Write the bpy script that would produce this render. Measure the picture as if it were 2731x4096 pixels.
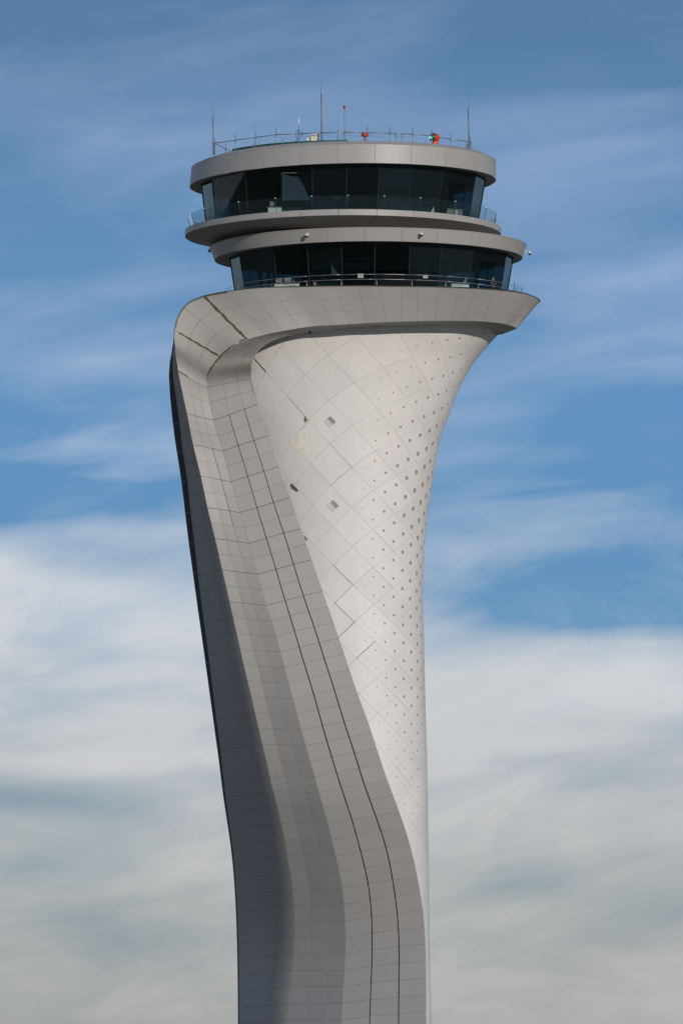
import bpy, math, random
import numpy as np
from mathutils import Vector, Matrix
R_ = math.radians
random.seed(7)
for o in list(bpy.data.objects): bpy.data.objects.remove(o, do_unlink=True)
sc = bpy.context.scene
COL = sc.collection

# ------------------------------------------------------------------ camera
# photo measured in its own pixels (2731 x 4096); tower axis is the world Z axis
W, H = 2731.0, 4096.0
CX, CY, CZ = -1.114, -640.0, 2.0
ALPHA = math.atan(51.0/640.0)
F = 27949.0
cam_d = bpy.data.cameras.new('camera'); cam = bpy.data.objects.new('camera', cam_d); COL.objects.link(cam)
cam.location = (CX, CY, CZ); cam.rotation_euler = (R_(90)+ALPHA, 0, 0)
cam_d.sensor_fit = 'HORIZONTAL'; cam_d.sensor_width = 36; cam_d.lens = F*36/W
cam_d.clip_start = 1; cam_d.clip_end = 30000
sc.camera = cam

# ------------------------------------------------------------------ light
SUN_AZ, SUN_EL = R_(22), R_(14)      # to the right of the camera's back, low
to_sun = Vector((math.sin(SUN_AZ)*math.cos(SUN_EL), -math.cos(SUN_AZ)*math.cos(SUN_EL), math.sin(SUN_EL)))
sd = bpy.data.lights.new('sun', 'SUN'); sd.energy = 2.5; sd.angle = R_(0.53); sd.color = (1.0, .93, .84)
sun = bpy.data.objects.new('sun', sd); COL.objects.link(sun)
sun.rotation_euler = to_sun.to_track_quat('Z', 'Y').to_euler()
sc.view_settings.view_transform = 'Standard'; sc.view_settings.look = 'None'
sc.view_settings.exposure = 0; sc.view_settings.gamma = 1
sc.view_settings.use_curve_mapping = False
sc.render.engine = 'CYCLES'

# ------------------------------------------------------------------ node helper
class NT:
    def __init__(s, nt): s.nt = nt; s.N = nt.nodes; s.L = nt.links
    def n(s, t, **k):
        nd = s.N.new(t)
        for a, v in k.items(): setattr(nd, a, v)
        return nd
    def put(s, sock, v):
        if hasattr(v, 'is_output') or isinstance(v, bpy.types.NodeSocket): s.L.new(v, sock)
        else:
            try: sock.default_value = v
            except Exception: sock.default_value = (v[0], v[1], v[2], 1)
    def m(s, op, a, b=0.0, c=0.0, clamp=False):
        nd = s.n('ShaderNodeMath', operation=op, use_clamp=clamp)
        s.put(nd.inputs[0], a); s.put(nd.inputs[1], b); s.put(nd.inputs[2], c)
        return nd.outputs[0]
    def mix(s, f, a, b):
        nd = s.n('ShaderNodeMix', data_type='RGBA')
        s.put(nd.inputs[0], f)
        for i, v in ((6, a), (7, b)):
            if isinstance(v, bpy.types.NodeSocket): s.L.new(v, nd.inputs[i])
            else: nd.inputs[i].default_value = (*v[:3], 1)
        return nd.outputs[2]
    def ramp(s, f, pts):
        nd = s.n('ShaderNodeValToRGB'); s.put(nd.inputs[0], f)
        cr = nd.color_ramp
        while len(cr.elements) < len(pts): cr.elements.new(.5)
        for e, (p, c) in zip(cr.elements, pts): e.position = p; e.color = (*c, 1) if len(c) == 3 else c
        return nd.outputs[0]
    def noise(s, vec, scale, detail=4, rough=.5, dist=0.0):
        nd = s.n('ShaderNodeTexNoise'); s.L.new(vec, nd.inputs['Vector'])
        nd.inputs['Scale'].default_value = scale; nd.inputs['Detail'].default_value = detail
        nd.inputs['Roughness'].default_value = rough; nd.inputs['Distortion'].default_value = dist
        return nd.outputs[0]

def srgb(r, g, b):
    f = lambda c: (c/255/12.92) if c/255 <= .04045 else ((c/255+.055)/1.055)**2.4
    return (f(r), f(g), f(b))

# ------------------------------------------------------------------ sky
world = bpy.data.worlds.new('World'); sc.world = world; world.use_nodes = True
w = NT(world.node_tree); w.N.clear()
STR = 0.1
out = w.n('ShaderNodeOutputWorld'); bg = w.n('ShaderNodeBackground'); bg.inputs[1].default_value = STR
w.L.new(bg.outputs[0], out.inputs[0])
sky = w.n('ShaderNodeTexSky', sky_type='NISHITA', sun_disc=False)
sky.sun_elevation = SUN_EL; sky.sun_rotation = R_(180) - SUN_AZ
sky.air_density = 1.0; sky.dust_density = .4; sky.ozone_density = 2.0; sky.altitude = 0
tc = w.n('ShaderNodeTexCoord'); sx = w.n('ShaderNodeSeparateXYZ'); w.L.new(tc.outputs['Generated'], sx.inputs[0])
az = w.m('ARCTAN2', sx.outputs[0], sx.outputs[1])
el = w.m('ARCSINE', sx.outputs[2])
azd = w.m('MULTIPLY', az, 57.2958); eld = w.m('MULTIPLY', el, 57.2958)
# streaky cirrus: noise on azimuth/elevation, stretched sideways and slightly tilted
def skyvec(kx, ky, tilt, off):
    a = w.m('MULTIPLY', azd, kx)
    b = w.m('MULTIPLY', w.m('ADD', eld, w.m('MULTIPLY', azd, tilt)), ky)
    c = w.n('ShaderNodeCombineXYZ'); w.put(c.inputs[0], w.m('ADD', a, off)); w.put(c.inputs[1], w.m('ADD', b, off*1.7)); c.inputs[2].default_value = off
    return c.outputs[0]
n_big = w.noise(skyvec(.20, .55, -.10, 3.1), 1.0, 3, .5, .4)
n_str = w.noise(skyvec(.34, 1.5, -.13, 8.6), 1.0, 5, .5, .5)
n_fine = w.noise(skyvec(.7, 4.5, -.2, 15.2), 1.0, 5, .5, .3)
def px2sky(x, y): return ((x-W/2)/F*57.2958, (math.atan(51/640)+(H/2-y)/F)*57.2958)
def blob(x, y, sxp, syp, amp, tilt=0.0):
    a0, e0 = px2sky(x, y); k = 57.2958/F
    da = w.m('SUBTRACT', azd, a0)
    de = w.m('ADD', w.m('SUBTRACT', eld, e0), w.m('MULTIPLY', da, tilt))
    u = w.m('POWER', w.m('ABSOLUTE', w.m('MULTIPLY', da, 1/(sxp*k))), 2.0)
    v = w.m('POWER', w.m('ABSOLUTE', w.m('MULTIPLY', de, 1/(syp*k))), 2.0)
    return w.m('MULTIPLY', w.m('EXPONENT', w.m('MULTIPLY', w.m('ADD', u, v), -1.0)), amp)
# low cloud bank near the horizon
bank_e = w.m('ADD', 3.98, w.m('MULTIPLY', azd, -.17))
bank_e = w.m('ADD', bank_e, w.m('MULTIPLY', w.m('SUBTRACT', n_big, .5), 1.3))
bank = w.n('ShaderNodeMapRange', interpolation_type='SMOOTHERSTEP')
w.put(bank.inputs[0], w.m('SUBTRACT', eld, bank_e))
bank.inputs[1].default_value = -.32; bank.inputs[2].default_value = .30; bank.inputs[3].default_value = .50; bank.inputs[4].default_value = 0
cov = bank.outputs[0]
for b in SKYBLOBS if 'SKYBLOBS' in globals() else [
        (150, 2330, 900, 260, .30, .0), (600, 2480, 500, 120, .18, .0),
        (2200, 2750, 700, 110, .26, .05), (1900, 3000, 500, 200, .22, 0),
        (2550, 2390, 800, 175, -.55, .03), (2000, 2330, 300, 60, .15, -.1), (2700, 1750, 500, 260, -.22, .1), (1900, 2250, 300, 60, .12, 0), (50, 1970, 420, 110, -.42, 0), (0, 2080, 330, 90, -.25, .1), (250, 1720, 300, 80, -.18, 0),
        (2400, 1620, 600, 160, -.22, .15), (2500, 1120, 500, 90, .22, -.25), (2100, 2170, 600, 60, .16, -.1),
        (550, 1480, 420, 60, .20, .0), (250, 1180, 500, 70, .12, -.1), (1700, 480, 900, 180, .18, .12),
        (2650, 250, 500, 200, -.12, .1), (700, 100, 1200, 70, -.15, 0), (300, 2700, 600, 200, -.06, 0),
        (400, 2950, 450, 100, .10, .05), (0, 3180, 560, 80, -.42, .1), (700, 2160, 420, 90, .30, 0), (350, 2130, 350, 50, .12, 0), (500, 3400, 400, 110, .10, 0),
        (2050, 3520, 450, 90, -.32, .1), (1900, 3760, 400, 80, -.26, 0), (500, 3740, 500, 90, -.26, .1), (200, 3000, 400, 50, -.18, 0), (2350, 3100, 500, 90, -.20, .2), (150, 3480, 300, 60, -.15, 0)]:
    cov = w.m('ADD', cov, blob(*b))
cov = w.m('ADD', cov, w.m('MULTIPLY', w.m('SUBTRACT', n_str, .5), 1.5))
cov = w.m('ADD', cov, w.m('MULTIPLY', w.m('SUBTRACT', n_fine, .5), .3))
cov = w.m('ADD', cov, w.m('MULTIPLY', w.m('SUBTRACT', n_big, .5), .9))
cov = w.m('ADD', cov, .21, clamp=True)
n_mid = w.noise(skyvec(.55, 1.3, -.12, 22.7), 1.0, 6, .58, .9)
lowm = w.n('ShaderNodeMapRange'); w.put(lowm.inputs[0], eld); lowm.inputs[1].default_value = 3.4; lowm.inputs[2].default_value = 5.5; lowm.inputs[3].default_value = 1.25; lowm.inputs[4].default_value = .45
cov = w.m('ADD', cov, w.m('MULTIPLY', w.m('SUBTRACT', n_mid, .5), lowm.outputs[0]), clamp=True)
blue = w.ramp(w.m('DIVIDE', eld, 40.0, clamp=True), [(0, srgb(84, 140, 186)), (.08, srgb(80, 138, 186)), (.14, srgb(86, 138, 190)), (.18, srgb(88, 132, 178)), (.212, srgb(78, 118, 158)), (.5, srgb(66, 100, 142)), (1, srgb(56, 82, 118))])
cloud = w.ramp(w.m('DIVIDE', eld, 12.0, clamp=True), [(0, srgb(178, 177, 178)), (.12, srgb(190, 190, 192)), (.2, srgb(199, 200, 205)), (.34, srgb(208, 212, 221)), (.42, srgb(190, 203, 224)), (.58, srgb(152, 174, 212)), (.68, srgb(140, 162, 200)), (1, srgb(165, 176, 196))])
lo = w.ramp(w.m('DIVIDE', eld, 12.0, clamp=True), [(0, srgb(128, 138, 148)), (.12, srgb(128, 148, 160)), (.22, srgb(130, 154, 174)), (.3, srgb(118, 158, 194)), (.38, srgb(82, 140, 188)), (1, srgb(84, 127, 168))])
lomask = w.n('ShaderNodeMapRange'); w.put(lomask.inputs[0], eld); lomask.inputs[1].default_value = 2.6; lomask.inputs[2].default_value = 4.2; lomask.inputs[3].default_value = 1; lomask.inputs[4].default_value = 0
base = w.mix(lomask.outputs[0], blue, lo)
shade = w.m('ADD', .80, w.m('MULTIPLY', w.noise(skyvec(.35, 1.1, -.1, 31.3), 1.0, 5, .55, .8), .36))
cl2 = w.n('ShaderNodeVectorMath', operation='SCALE'); w.L.new(cloud, cl2.inputs[0]); w.L.new(shade, cl2.inputs[3])
tex = w.mix(cov, base, cl2.outputs[0])
# painted part is display-referred radiance: divide by the strength; blend with the physical sky
sc_ = w.n('ShaderNodeVectorMath', operation='SCALE'); w.L.new(tex, sc_.inputs[0]); sc_.inputs[3].default_value = 1/STR
nmix = w.mix(.92, sky.outputs[0], sc_.outputs[0])
w.L.new(nmix, bg.inputs[0])

# ------------------------------------------------------------------ projection maths (measuring only)
ca, sa = math.cos(ALPHA), math.sin(ALPHA)
def ray(px, py):
    u = (px-W/2)/F; v = (H/2-py)/F
    return (u, ca - v*sa, sa + v*ca)
def at_Y(px, py, Y):
    d = ray(px, py); t = (Y-CY)/d[1]
    return Vector((CX+d[0]*t, Y, CZ+d[2]*t))
def at_Z(px, py, z):
    d = ray(px, py); t = (z-CZ)/d[2]
    return Vector((CX+d[0]*t, CY+d[1]*t, z))
def proj(p):
    x, y, z = p[0]-CX, p[1]-CY, p[2]-CZ
    dep = y*ca + z*sa; up = -y*sa + z*ca
    return (W/2 + F*x/dep, H/2 - F*up/dep)
CR = {'A': (700, 280, 2.24), 'B': (1350, 280, 1.96), 'C': (700, 800, 2.24), 'D': (1400, 800, 1.96), 'E': (600, 1100, 2.24),
      'F': (1200, 1200, 1.96), 'G': (600, 1700, 2.24), 'H': (700, 2400, 2.24), 'I': (800, 3200, 2.613), 'J': (1200, 3200, 2.613),
      'K': (1200, 1900, 2.613), 'L': (1200, 2600, 2.613), 'S': (0, 0, 1)}
def P(c, x, y):
    a = CR[c]; return (a[0]+x/a[2], a[1]+y/a[2])

class Spline:   # natural cubic through knots, vector valued
    def __init__(s, t, v):
        s.t = np.array(t, float); s.v = np.array(v, float)
        if s.v.ndim == 1: s.v = s.v[:, None]
        n = len(t); h = np.diff(s.t); A = np.zeros((n, n)); B = np.zeros((n, s.v.shape[1]))
        A[0, 0] = A[-1, -1] = 1
        for i in range(1, n-1):
            A[i, i-1] = h[i-1]; A[i, i] = 2*(h[i-1]+h[i]); A[i, i+1] = h[i]
            B[i] = 6*((s.v[i+1]-s.v[i])/h[i] - (s.v[i]-s.v[i-1])/h[i-1])
        s.m = np.linalg.solve(A, B); s.h = h
    def __call__(s, x):
        i = int(np.clip(np.searchsorted(s.t, x)-1, 0, len(s.t)-2))
        if x < s.t[0]:  # linear beyond the ends
            i = 0; d = (s.v[1]-s.v[0])/s.h[0] - s.h[0]*(2*s.m[0]+s.m[1])/6; return s.v[0]+d*(x-s.t[0])
        if x > s.t[-1]:
            d = (s.v[-1]-s.v[-2])/s.h[-1] + s.h[-1]*(s.m[-2]+2*s.m[-1])/6; return s.v[-1]+d*(x-s.t[-1])
        a = s.t[i+1]-x; b = x-s.t[i]; h = s.h[i]
        return (s.m[i]*a**3+s.m[i+1]*b**3)/(6*h) + (s.v[i]/h-s.m[i]*h/6)*a + (s.v[i+1]/h-s.m[i+1]*h/6)*b

# ------------------------------------------------------------------ materials
def mat(name, col, rough=.5, metal=0.0, var=0.0, nscale=1.2, namp=.0, bump=0.0, streak=0.0, spec=.5):
    m = bpy.data.materials.new(name); m.use_nodes = True; t = NT(m.node_tree)
    b = t.N['Principled BSDF']; b.inputs['Roughness'].default_value = rough; b.inputs['Metallic'].default_value = metal
    b.inputs['Specular IOR Level'].default_value = spec
    geo = t.n('ShaderNodeNewGeometry')
    c = None
    val = 1.0
    if var:
        oi = t.n('ShaderNodeObjectInfo'); val = t.m('ADD', t.m('MULTIPLY', t.m('SUBTRACT', oi.outputs['Random'], .5), 2*var), 1.0)
    if namp:
        n1 = t.noise(geo.outputs['Position'], nscale, 5, .6)
        val = t.m('MULTIPLY', val, t.m('ADD', t.m('MULTIPLY', t.m('SUBTRACT', n1, .5), 2*namp), 1.0))
    if streak:
        mp = t.n('ShaderNodeMapping'); t.L.new(geo.outputs['Position'], mp.inputs[0]); mp.inputs['Scale'].default_value = (1.6, 1.6, .12)
        n2 = t.noise(mp.outputs[0], 1.5, 6, .65)
        val = t.m('MULTIPLY', val, t.m('ADD', t.m('MULTIPLY', t.m('SUBTRACT', n2, .5), 2*streak), 1.0))
    if isinstance(val, float): b.inputs['Base Color'].default_value = (*col, 1)
    else:
        vm = t.n('ShaderNodeVectorMath', operation='SCALE'); vm.inputs[0].default_value = col; t.put(vm.inputs[3], val)
        t.L.new(vm.outputs[0], b.inputs['Base Color'])
    if bump:
        bn = t.n('ShaderNodeBump'); bn.inputs['Strength'].default_value = 1.0; bn.inputs['Distance'].default_value = bump
        t.L.new(t.noise(geo.outputs['Position'], .9, 3, .5), bn.inputs['Height']); t.L.new(bn.outputs[0], b.inputs['Normal'])
    return m
M = {
 'shell': mat('white_shell', (.70, .678, .648), .55, 0, .032, .35, .09, .04, .05, .3),
 'ribbon': mat('pale_grey_cladding', (.385, .37, .35), .5, 0, .03, .35, .05, .012, .03, .3),
 'collar': mat('collar_cladding', (.52, .50, .475), .5, 0, .025, .35, .05, .012, .03, .3),
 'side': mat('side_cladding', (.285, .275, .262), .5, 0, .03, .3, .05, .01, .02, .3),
 'fascia': mat('fascia_grey', (.375, .36, .34), .45, 0, .03, .6, .05, .01, .04, .4),
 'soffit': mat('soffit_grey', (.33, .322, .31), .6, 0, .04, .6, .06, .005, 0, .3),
 'cap': mat('metal_capping', (.50, .47, .43), .5, .0, .03, 2, .15),
 'joint': mat('joint_backing', (.035, .034, .033), .9, spec=.1),
 'rear': mat('rear_wall', (.34, .34, .34), .6, namp=.05),
 'gap': mat('recess_dark', (.06, .065, .07), .8, namp=.3, nscale=1.0, spec=.1),
 'steel': mat('galvanised_steel', (.30, .31, .33), .45, .6, namp=.1),
 'mast': mat('mast_grey', (.22, .23, .25), .5, .5),
 'bright': mat('stainless', (.42, .42, .42), .4, .7),
 'black': mat('black_plastic', (.02, .02, .022), .4),
 'white': mat('white_paint', (.60, .60, .58), .5, namp=.05),
 'cream': mat('cream_paint', (.60, .58, .48), .5, namp=.07),
 'greenroof': mat('green_membrane', (.018, .085, .06), .6, namp=.35, nscale=3),
 'orange': mat('signal_orange', (.62, .06, .012), .35, namp=.1),
 'red': mat('signal_red', (.42, .05, .035), .4),
 'redglass': mat('red_lamp_glass', (.35, .01, .01), .2),
 'moss': mat('moss_sealant', (.135, .125, .06), .95, namp=.45, nscale=7, spec=.1),
 'repair': mat('repair_mortar', (.74, .69, .58), .9, namp=.3, nscale=2.2, spec=.1),
 'frame': mat('dark_frame', (.02, .025, .028), .5),
 'inside': mat('interior_dark', (.045, .055, .058), .9, namp=.3, nscale=.8, spec=.1),
 'inside2': mat('interior_grey', (.15, .175, .175), .8, namp=.2, nscale=1.5, spec=.1),
 'ceil': mat('interior_ceiling', (.05, .058, .06), .9, spec=.1),
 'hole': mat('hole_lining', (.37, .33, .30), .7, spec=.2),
 'paper': mat('pale_board', (.34, .43, .38), .7),
 'skin': mat('skin', (.42, .24, .17), .6), 'hair': mat('hair', (.02, .015, .012), .6), 'shirt': mat('dark_jacket', (.03, .032, .04), .8), 'trousers': mat('dark_trousers', (.02, .02, .025), .8),
 'roofdeck': mat('roof_gravel', (.46, .43, .40), .9, namp=.2, nscale=4),
}
def glass(name, tint, rmin, rough=.02, refl=1.0, painted_sheen=.03):
    m = bpy.data.materials.new(name); m.use_nodes = True; t = NT(m.node_tree); t.N.clear()
    o = t.n('ShaderNodeOutputMaterial'); tr = t.n('ShaderNodeBsdfTransparent'); tr.inputs[0].default_value = (*tint, 1)
    gl = t.n('ShaderNodeBsdfGlossy'); gl.inputs['Roughness'].default_value = rough; gl.inputs[0].default_value = (refl*.62, refl*.82, refl*.9, 1)
    gg = t.n('ShaderNodeNewGeometry'); ior = t.m('ADD', t.m('MULTIPLY', gg.outputs['Backfacing'], 1/1.5-1.5), 1.5)
    fr = t.n('ShaderNodeFresnel'); t.L.new(ior, fr.inputs[0])
    fac = t.m('MULTIPLY', t.m('ADD', fr.outputs[0], rmin, clamp=True), t.m('SUBTRACT', 1.0, gg.outputs['Backfacing']))
    mx = t.n('ShaderNodeMixShader'); t.L.new(fac, mx.inputs[0]); df = t.n('ShaderNodeBsdfDiffuse'); df.inputs[0].default_value = (.14, .22, .26, 1); mf = t.n('ShaderNodeMixShader'); oi_ = t.n('ShaderNodeObjectInfo'); t.L.new(t.m('MULTIPLY', t.m('POWER', oi_.outputs['Random'], 1.6), painted_sheen*2.0), mf.inputs[0])  # painted-in reflection: teal diffuse lifts the dark glass, varying per pane
    t.L.new(tr.outputs[0], mf.inputs[1]); t.L.new(df.outputs[0], mf.inputs[2]); t.L.new(mf.outputs[0], mx.inputs[1]); t.L.new(gl.outputs[0], mx.inputs[2]); t.L.new(mx.outputs[0], o.inputs[0])
    return m
M['glass'] = glass('tinted_glass', (.33, .47, .50), .02, .01, .7)
M['clear'] = glass('clear_glass', (.90, .93, .94), .03, .02)
def emis(name, col, s):
    m = bpy.data.materials.new(name); m.use_nodes = True; b = m.node_tree.nodes['Principled BSDF']
    b.inputs['Base Color'].default_value = (*col, 1); b.inputs['Emission Color'].default_value = (*col, 1); b.inputs['Emission Strength'].default_value = s
    return m
M['beam'] = emis('green_beacon_lamp', (.25, 1, .62), 1.1)
M['greenlens'] = mat('green_lens', (.01, .09, .06), .2)
M['vent'] = mat('vent_slats', (.66, .65, .62), .6)

# ------------------------------------------------------------------ object helpers
def mesh_obj(name, verts, faces, m, parent=None, smooth=False, normals=None):
    me = bpy.data.meshes.new(name); me.from_pydata([tuple(v) for v in verts], [], faces); me.update()
    if isinstance(m, (list, tuple)):
        for q in m: me.materials.append(q)
    elif m: me.materials.append(m)
    if smooth or normals is not None: me.polygons.foreach_set('use_smooth', [True]*len(me.polygons))
    if normals is not None: me.normals_split_custom_set_from_vertices([tuple(n) for n in normals])
    o = bpy.data.objects.new(name, me); COL.objects.link(o)
    if parent: o.parent = parent
    return o
def empty(name, label=None, cat=None, group=None, loc=(0, 0, 0), parent=None):
    o = bpy.data.objects.new(name, None); COL.objects.link(o); o.location = loc
    if label: o['label'] = label
    if cat: o['category'] = cat
    if group: o['group'] = group
    if parent: o.parent = parent
    return o
class MB:
    def __init__(s): s.v = []; s.f = []
    def add(s, vs, fs):
        k = len(s.v); s.v += [Vector(v) for v in vs]; s.f += [tuple(i+k for i in f) for f in fs]
    def box(s, c, d, mtx=None):
        x, y, z = d[0]/2, d[1]/2, d[2]/2
        vs = [Vector((a*x, b*y, e*z)) for a in (-1, 1) for b in (-1, 1) for e in (-1, 1)]
        if mtx is not None: vs = [mtx @ v for v in vs]
        vs = [v+Vector(c) for v in vs]
        s.add(vs, [(0, 1, 3, 2), (4, 6, 7, 5), (0, 4, 5, 1), (2, 3, 7, 6), (0, 2, 6, 4), (1, 5, 7, 3)])
    def tube(s, pts, r, n=8, cap=True):
        pts = [Vector(p) for p in pts]; rs = r if isinstance(r, (list, tuple)) else [r]*len(pts)
        vs = []; up = None
        for i, p in enumerate(pts):
            d = (pts[min(i+1, len(pts)-1)]-pts[max(i-1, 0)]).normalized()
            if up is None: up = Vector((1, 0, 0)) if abs(d.x) < .8 else Vector((0, 1, 0))
            a = d.cross(up).normalized(); b = d.cross(a); up = a.cross(d) if False else up
            vs += [p+(a*math.cos(2*math.pi*j/n)+b*math.sin(2*math.pi*j/n))*rs[i] for j in range(n)]
        fs = [(i*n+j, i*n+(j+1) % n, (i+1)*n+(j+1) % n, (i+1)*n+j) for i in range(len(pts)-1) for j in range(n)]
        if cap: fs += [tuple(range(n))[::-1], tuple(range((len(pts)-1)*n, len(pts)*n))]
        s.add(vs, fs)
    def lathe(s, prof, n=16, mtx=None):   # prof: (r, z)
        vs = [Vector((r*math.cos(2*math.pi*j/n), r*math.sin(2*math.pi*j/n), z)) for r, z in prof for j in range(n)]
        if mtx is not None: vs = [mtx @ v for v in vs]
        fs = [(i*n+j, i*n+(j+1) % n, (i+1)*n+(j+1) % n, (i+1)*n+j) for i in range(len(prof)-1) for j in range(n)]
        s.add(vs, fs)
    def build(s, name, m, parent=None, smooth=False):
        return mesh_obj(name, s.v, s.f, m, parent, smooth)

def make_panel(name, S, u0, u1, v0, v1, nu, nv, m, parent, gl, gr, gb, gt, proud=0.0, depth=.07, du=1e-3, dv=1e-3, flip=False):
    """one cladding panel cut from surface S(u,v): metres of gap on each side, folded edges going inwards"""
    um, vm = (u0+u1)/2, (v0+v1)/2
    lu = (S(u1, vm)-S(u0, vm)).length/(u1-u0); lv = (S(um, v1)-S(um, v0)).length/(v1-v0)
    a, b = u0+gl/max(lu, 1e-6), u1-gr/max(lu, 1e-6); c, d = v0+gb/max(lv, 1e-6), v1-gt/max(lv, 1e-6)
    if b-a < (u1-u0)*.15 or d-c < (v1-v0)*.15: return None
    vs = []; ns = []
    for j in range(nv+1):
        for i in range(nu+1):
            uu = a+(b-a)*i/nu; vv = c+(d-c)*j/nv
            p = S(uu, vv)
            ua, ub = max(u0+1e-4*(u1-u0), uu-du), min(u1-1e-4*(u1-u0), uu+du)
            n = (S(ub, vv)-S(ua, vv)).cross(S(uu, vv+dv)-S(uu, vv-dv)).normalized()
            if flip: n = -n
            vs.append(p+n*proud); ns.append(n)
    fs = []
    for j in range(nv):
        for i in range(nu):
            k = j*(nu+1)+i; q = (k, k+1, k+nu+2, k+nu+1)
            fs.append(q[::-1] if flip else q)
    # rim
    rim = [i for i in range(nu+1)] + [j*(nu+1)+nu for j in range(1, nv+1)] + [nv*(nu+1)+i for i in range(nu-1, -1, -1)] + [j*(nu+1) for j in range(nv-1, 0, -1)]
    k0 = len(vs); cen = S(um, vm)
    front = len(fs)
    top = []; 
    for r in rim:
        vs.append(vs[r]); vs.append(vs[r]-ns[r]*depth)
        o = (vs[r]-cen); o = (o-ns[r]*o.dot(ns[r]))
        o = o.normalized() if o.length > 1e-6 else ns[r]
        ns += [o, o]
    n = len(rim)
    for i in range(n):
        A = k0+2*i; B = k0+2*((i+1) % n)
        q = (A, A+1, B+1, B); fs.append(q[::-1] if flip else q)
    return mesh_obj(name, vs, fs, m, parent, normals=ns)

def sheet(name, S, us, vs_, m, parent, off=-.06, flip=False, fn=None):
    pts = []; ns = []
    for v in vs_:
        for u in us:
            e = 1e-3
            n = (S(u+e, v)-S(u-e, v)).cross(S(u, v+e)-S(u, v-e)).normalized()
            if flip: n = -n
            pts.append(S(u, v)+n*off); ns.append(n)
    nu = len(us); fs = []
    for j in range(len(vs_)-1):
        for i in range(nu-1):
            k = j*nu+i; q = (k, k+1, k+nu+1, k+nu); fs.append(q[::-1] if flip else q)
    if fn: fs = [f for f in fs if fn(sum((pts[i] for i in f), Vector())/4)]
    return mesh_obj(name, pts, fs, m, parent, smooth=True)

# ------------------------------------------------------------------ ground
gb_ = MB(); Rg = 9000
gb_.add([(-Rg, -Rg, 0), (Rg, -Rg, 0), (Rg, Rg, 0), (-Rg, Rg, 0)], [(0, 1, 2, 3)])
gm = mat('dry_grass_ground', (.22, .195, .14), .95, namp=.25, nscale=.05, spec=.1)
g = gb_.build('ground', gm); g['kind'] = 'structure'
ap = MB(); ap.lathe([(0, .004), (70, .004)], 64)
a_ = ap.build('apron', mat('concrete_apron', (.30, .29, .27), .9, namp=.1, nscale=.3)); a_['kind'] = 'structure'

# ================================================================== TOWER
tower = empty('control_tower', 'tall twisting white airport control tower with a two-storey glazed cab on top', 'control tower')

# ---------------------------------------------------------------- white shaft surface
sil = [P('D', 1130, 1085), P('F', 1460, 370), P('F', 1370, 480), P('F', 1290, 610), P('F', 1220, 760), P('F', 1165, 910), P('F', 1110, 1060), (1746, 1828), (1719, 2000),
       (1705, 2100), (1696, 2230), (1692, 2340), (1696, 2560), (1701, 2800), (1707, 3000), (1712, 3300), (1716.6, 3583), (1720.5, 3850), (1726, 4096)]
zs = []; aa = []
for p in sil:
    q = at_Y(p[0], p[1], 0); zs.append(q.z); aa.append(q.x)
zs = zs[::-1]; aa = aa[::-1]
zs = [-6]+zs; aa = [aa[0]+.2]+aa
rs = Spline(zs, aa)
ZT = zs[-1]
def ra(z): return float(rs(min(z, ZT+1.5))[0])
def rb(z): return 6.55+.35*(ra(z)-6.55)
def body(phi, z):
    a, b = ra(z), rb(z)
    if phi >= 0: return Vector((a*math.sin(phi), -b*math.cos(phi), z))
    return Vector((a*phi, -b*(1-.27*phi*phi-.09*phi**4), z))
def solve_body(px, py):
    phi, z = (px-1414)/350*.9, at_Y(px, py, -5).z
    phi = max(-1.1, min(1.3, phi))
    for _ in range(25):
        q = proj(body(phi, z)); e = (px-q[0], py-q[1])
        d = 1e-3
        q1 = proj(body(phi+d, z)); q2 = proj(body(phi, z+d))
        J = np.array([[(q1[0]-q[0])/d, (q2[0]-q[0])/d], [(q1[1]-q[1])/d, (q2[1]-q[1])/d]])
        try: s = np.linalg.solve(J, np.array(e))
        except Exception: break
        phi = max(-1.3, min(1.5, phi+max(-.2, min(.2, s[0])))); z += max(-2, min(2, s[1]))
    return phi, z

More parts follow.
